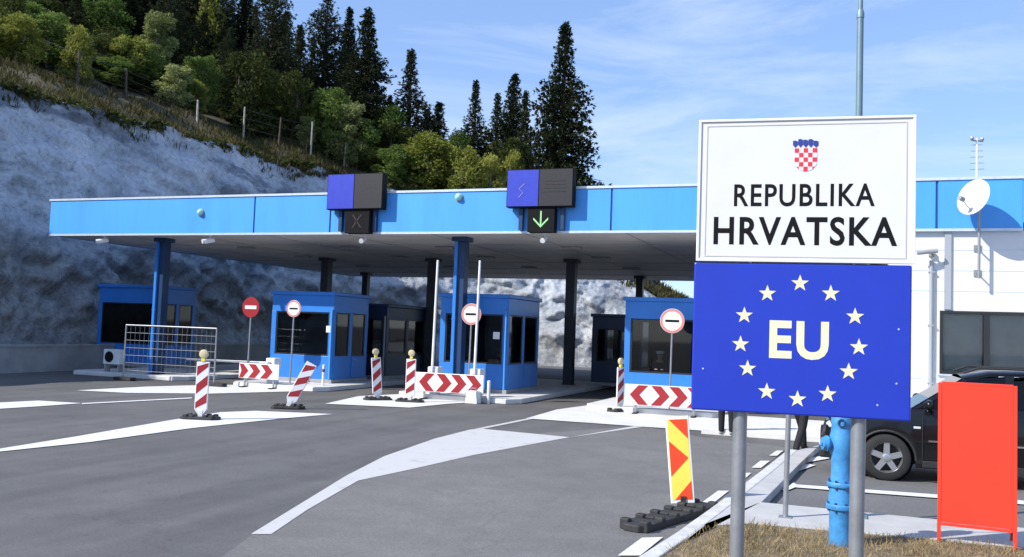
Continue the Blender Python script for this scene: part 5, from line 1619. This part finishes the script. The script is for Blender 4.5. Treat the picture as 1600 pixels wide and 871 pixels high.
part(m, 'wire', M['wire'], ft)

# dry grass tufts along the crest of the rock
r_ = random.Random(21); vs = []; fs = []
for _ in range(5200):
    t_ = r_.uniform(1.5, 9.6); ow = samp(outw, t_); ow = Vector((ow.x, ow.y, 0)).normalized()
    c = samp(crest_l, t_) + ow * (r_.random() ** 1.5 * 7 - .3)
    z = hillz(c.x, c.y)
    if z == 0: continue
    for _k in range(5):
        leafset(r_, vs, fs, Vector((c.x + r_.gauss(0, .15), c.y + r_.gauss(0, .15), z - .05)), Vector((0, 0, 1)), .42, .035, 1, .35)
n0 = len(fs)
for _ in range(5200):          # roots and dark scrub hanging over the lip of the cut
    t_ = r_.uniform(1.5, 8.4); k_ = int(t_ / (len(base_l) - 1) * NT); c = rv[k_ * (NV + 1) + NV]
    ow = samp(outw, t_); ow = Vector((ow.x, ow.y, 0)).normalized()
    q = c + ow * r_.uniform(-.25, .35) + Vector((r_.gauss(0, .12), r_.gauss(0, .12), r_.uniform(-.25, .12)))
    if noise.noise(q * .5) < -.25: continue
    leafset(r_, vs, fs, q, Vector((-ow.x * .8, -ow.y * .8, -.3 + r_.uniform(-.4, .7))), .34, .05, 3, .5)
tag(raw('hill_grass', vs, fs, [M['bladegreen'], M['leafdark']], mis=[0] * n0 + [1] * (len(fs) - n0)), kind='stuff')
# dry mown grass on the verge in front
r_ = random.Random(5); vs = []; fs = []; vs2 = []; fs2 = []
from mathutils.geometry import intersect_point_tri_2d
def inpoly(x, y, P):
    c = False; j = len(P) - 1
    for i in range(len(P)):
        if (P[i][1] > y) != (P[j][1] > y) and x < (P[j][0] - P[i][0]) * (y - P[i][1]) / (P[j][1] - P[i][1]) + P[i][0]: c = not c
        j = i
    return c
SP = [tuple(p)[:2] for p in soilp]
cnt = 0
while cnt < 46000:
    x = r_.uniform(-1.75, 3.4); y = r_.uniform(5.2, 10.6)
    if not inpoly(x, y, SP): continue
    cnt += 1
    dn_ = noise.noise(Vector((x * 1.6, y * 1.6, 3)))
    if dn_ < -.12 and r_.random() < .6: continue
    g = dn_ > .15 and r_.random() < .35
    V_, F_ = (vs2, fs2) if g else (vs, fs)
    leafset(r_, V_, F_, Vector((x, y, kz - .025)), Vector((0, 0, .55)), r_.uniform(.05, .11) * (1 + .5 * dn_), .0028, 1, .55)
n1 = len(vs); fall = fs + [tuple(i + n1 for i in f) for f in fs2]
o = raw('verge_grass', vs + vs2, fall, [M['blade'], M['bladegreen']], mis=[0] * len(fs) + [1] * len(fs2)); tag(o, kind='stuff')
